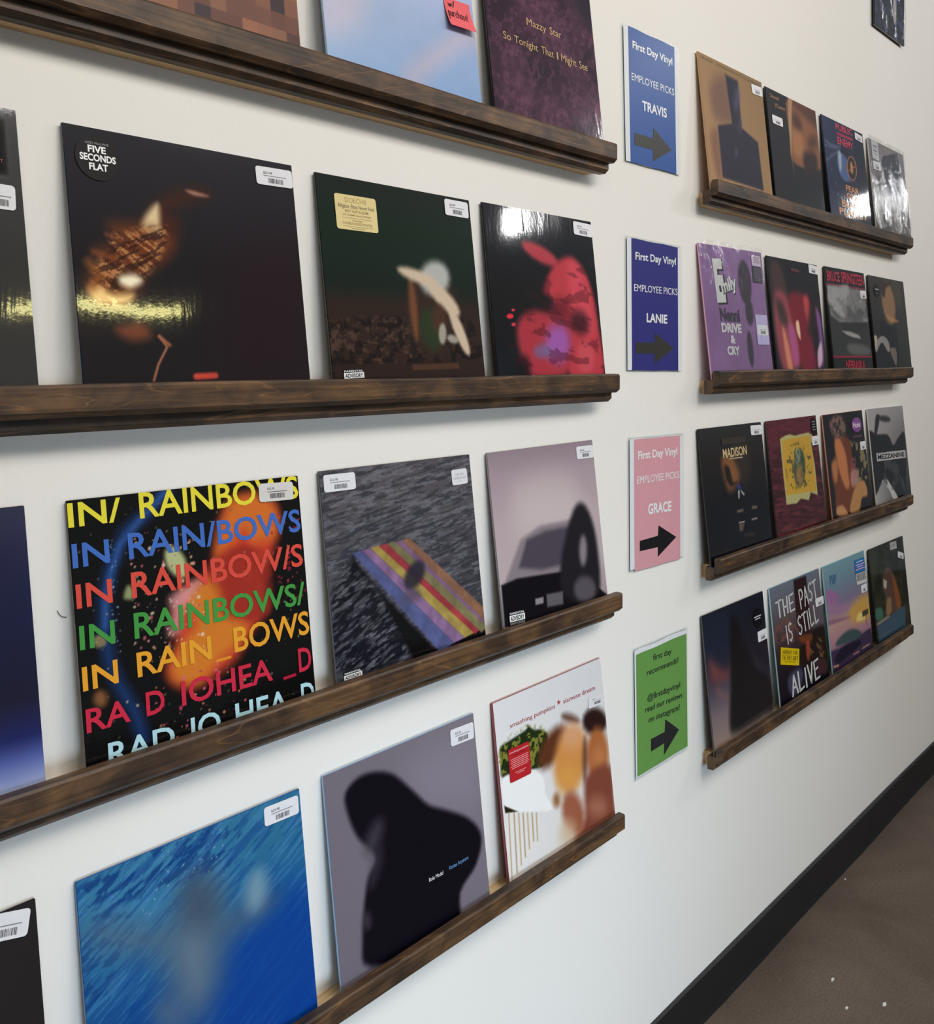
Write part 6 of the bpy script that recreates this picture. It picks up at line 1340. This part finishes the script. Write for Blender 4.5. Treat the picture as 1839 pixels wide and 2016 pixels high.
# ------------------------------------------------------------------ signs in clear holders
for s in D['signs']:
    w, h = s['w'], s['h']; e = bpy.data.objects.new('wall_sign', None); COL.objects.link(e); m = Matrix.Rotation(-s['a'], 4, 'Y')
    m.translation = Vector(s['o']) + m.to_3x3() @ Vector((w / 2, 0, 0)); e.matrix_world = m; e['label'] = s['label']; e['category'] = 'sign'; e['group'] = 'paper signs in clear holders between the shelves'
    link('back_pane', box('p', -w / 2, w / 2, .0018, .0034, 0, h, .0004), e, clear_mat('clear_acrylic'))
    px0, pz0, pw, ph = s['pr']; px0 -= w / 2
    a0, a1 = -w / 2 + .006, w / 2 - .003
    V_ = []; F_ = []; n = 20
    for i in range(n + 1):
        x = a0 + (a1 - a0) * i / n; wv = .0012 * math.sin(i * .55 + h); V_ += [(x, .0006, .004 + wv * .6), (x, .0006, h - .004 + wv)]
    for i in range(n): F_.append((2 * i, 2 * i + 2, 2 * i + 3, 2 * i + 1))
    link('paper', mesh('paper', V_, F_), e, flat_mat('#e6e6ea', .6))
    V_ = []; F_ = []
    for i in range(n + 1):
        x = px0 + pw * i / n; wv = .0012 * math.sin(i * .55 + h); V_ += [(x, .0002, pz0 + wv * .3), (x, .0002, pz0 + ph + wv * .5)]
    for i in range(n): F_.append((2 * i, 2 * i + 2, 2 * i + 3, 2 * i + 1))
    link('coloured_print', mesh('print', V_, F_), e, flat_mat(s['pc'], .5))
    build_parts(e, s['parts'], w / 2, -.0002, 0.)
    link('arrow', slab('arrow', [(a - w / 2, b) for a, b in s['arrow']], -.0003, .0002), e, flat_mat(s['ac'], .5))
    link('front_pane', box('p', -w / 2, w / 2, -.0024, -.0009, 0, h, .0004), e, clear_mat('clear_acrylic'))

# ------------------------------------------------------------------ bagged navy record hung high on the wall
e = bpy.data.objects.new('bagged_record', None); COL.objects.link(e); e.location = (3.078, -.012, 2.574)
e['label'] = 'navy record sleeve in a clear bag hung high on the wall, top right'; e['category'] = 'record'
ops = [['G', '#1c1f3a', '#20233c', '#1c1d2c', '#1a1b22'], ['C', '#5a62a0', 12, 16, 30, 4, .66, .05, .7, None], ['B', [[.62, .2], [.70, .18], [.72, .5], [.68, .75], [.62, .5]], '#c4c0bc', .012, 1.0], ['C', '#2c3048', 6, 6, 0, 9, .5, .2, .5, None]]
link('sleeve', box('sleeve', -.140, .140, 0, .006, 0, .31, .001), e, flat_mat('#15161c', .35, .8)); link('cover', cover_mesh(.28, .31, 100, ops), e, cover_mat('gloss'))
n = 30; rg = random.Random(9); V_ = []; F_ = []
for j in range(n + 1):
    for i in range(n + 1):
        u, v = i / n, j / n; V_.append((-.144 + .288 * u, -.0025 - .0015 * math.sin(u * 19 + v * 7) - rg.uniform(0, .0015), -.002 + .32 * v - (.006 if j == 0 and 2 < i < 6 else 0)))
for j in range(n):
    for i in range(n): a = j * (n + 1) + i; F_.append((a, a + 1, a + n + 2, a + n + 1))
me = mesh('clear_bag', V_, F_); me.polygons.foreach_set('use_smooth', [True] * len(me.polygons)); link('clear_bag', me, e, clear_mat('clear_film', .003))

# ------------------------------------------------------------------ small litter: thread on the wall, paint chips on the floor
cu = bpy.data.curves.new('thread', 'CURVE'); cu.dimensions = '3D'; cu.bevel_depth = .0004; sp = cu.splines.new('NURBS'); P = D['thread']; sp.points.add(len(P) - 1)
for q, (a, b) in zip(sp.points, P): q.co = (a, -.0012, b, 1)
sp.use_endpoint_u = True
dg = bpy.context.evaluated_depsgraph_get(); to = bpy.data.objects.new('tmp', cu); COL.objects.link(to); dg.update(); tm = bpy.data.meshes.new_from_object(to.evaluated_get(bpy.context.evaluated_depsgraph_get())); bpy.data.objects.remove(to)
th = link('thread', tm, None, flat_mat('#3a3836', .6), label='thin dark thread stuck to the wall left of the multicoloured lettering sleeve', category='thread')
CL = ['largest white paint chip on the floor, left one of the foreground chips', 'small white paint chip on the floor near the frame bottom, middle of three', 'white paint chip on the floor near the right frame edge', 'tiny white paint chip on the floor beside the black baseboard']
for i, (x, y, r) in enumerate(D['chips']):
    rg = random.Random(i); n = 9; top = [(x + r * rg.uniform(.6, 1.1) * math.cos(k * 6.283 / n), y + .5 * r * rg.uniform(.6, 1.1) * math.sin(k * 6.283 / n)) for k in range(n)]
    V_ = [(a, b, 0) for a, b in top] + [(x + (a - x) * .8, y + (b - y) * .8, r * .35) for a, b in top]
    link('paint_chip', mesh('chip', V_, [tuple(range(n))[::-1], tuple(range(n, 2 * n))] + [(k, (k + 1) % n, n + (k + 1) % n, n + k) for k in range(n)]), None, flat_mat('#d8d6d0', .7), label=CL[i], category='debris', group='white paint chips on the concrete floor')
for me in bpy.data.meshes:
    if not me.users: bpy.data.meshes.remove(me)
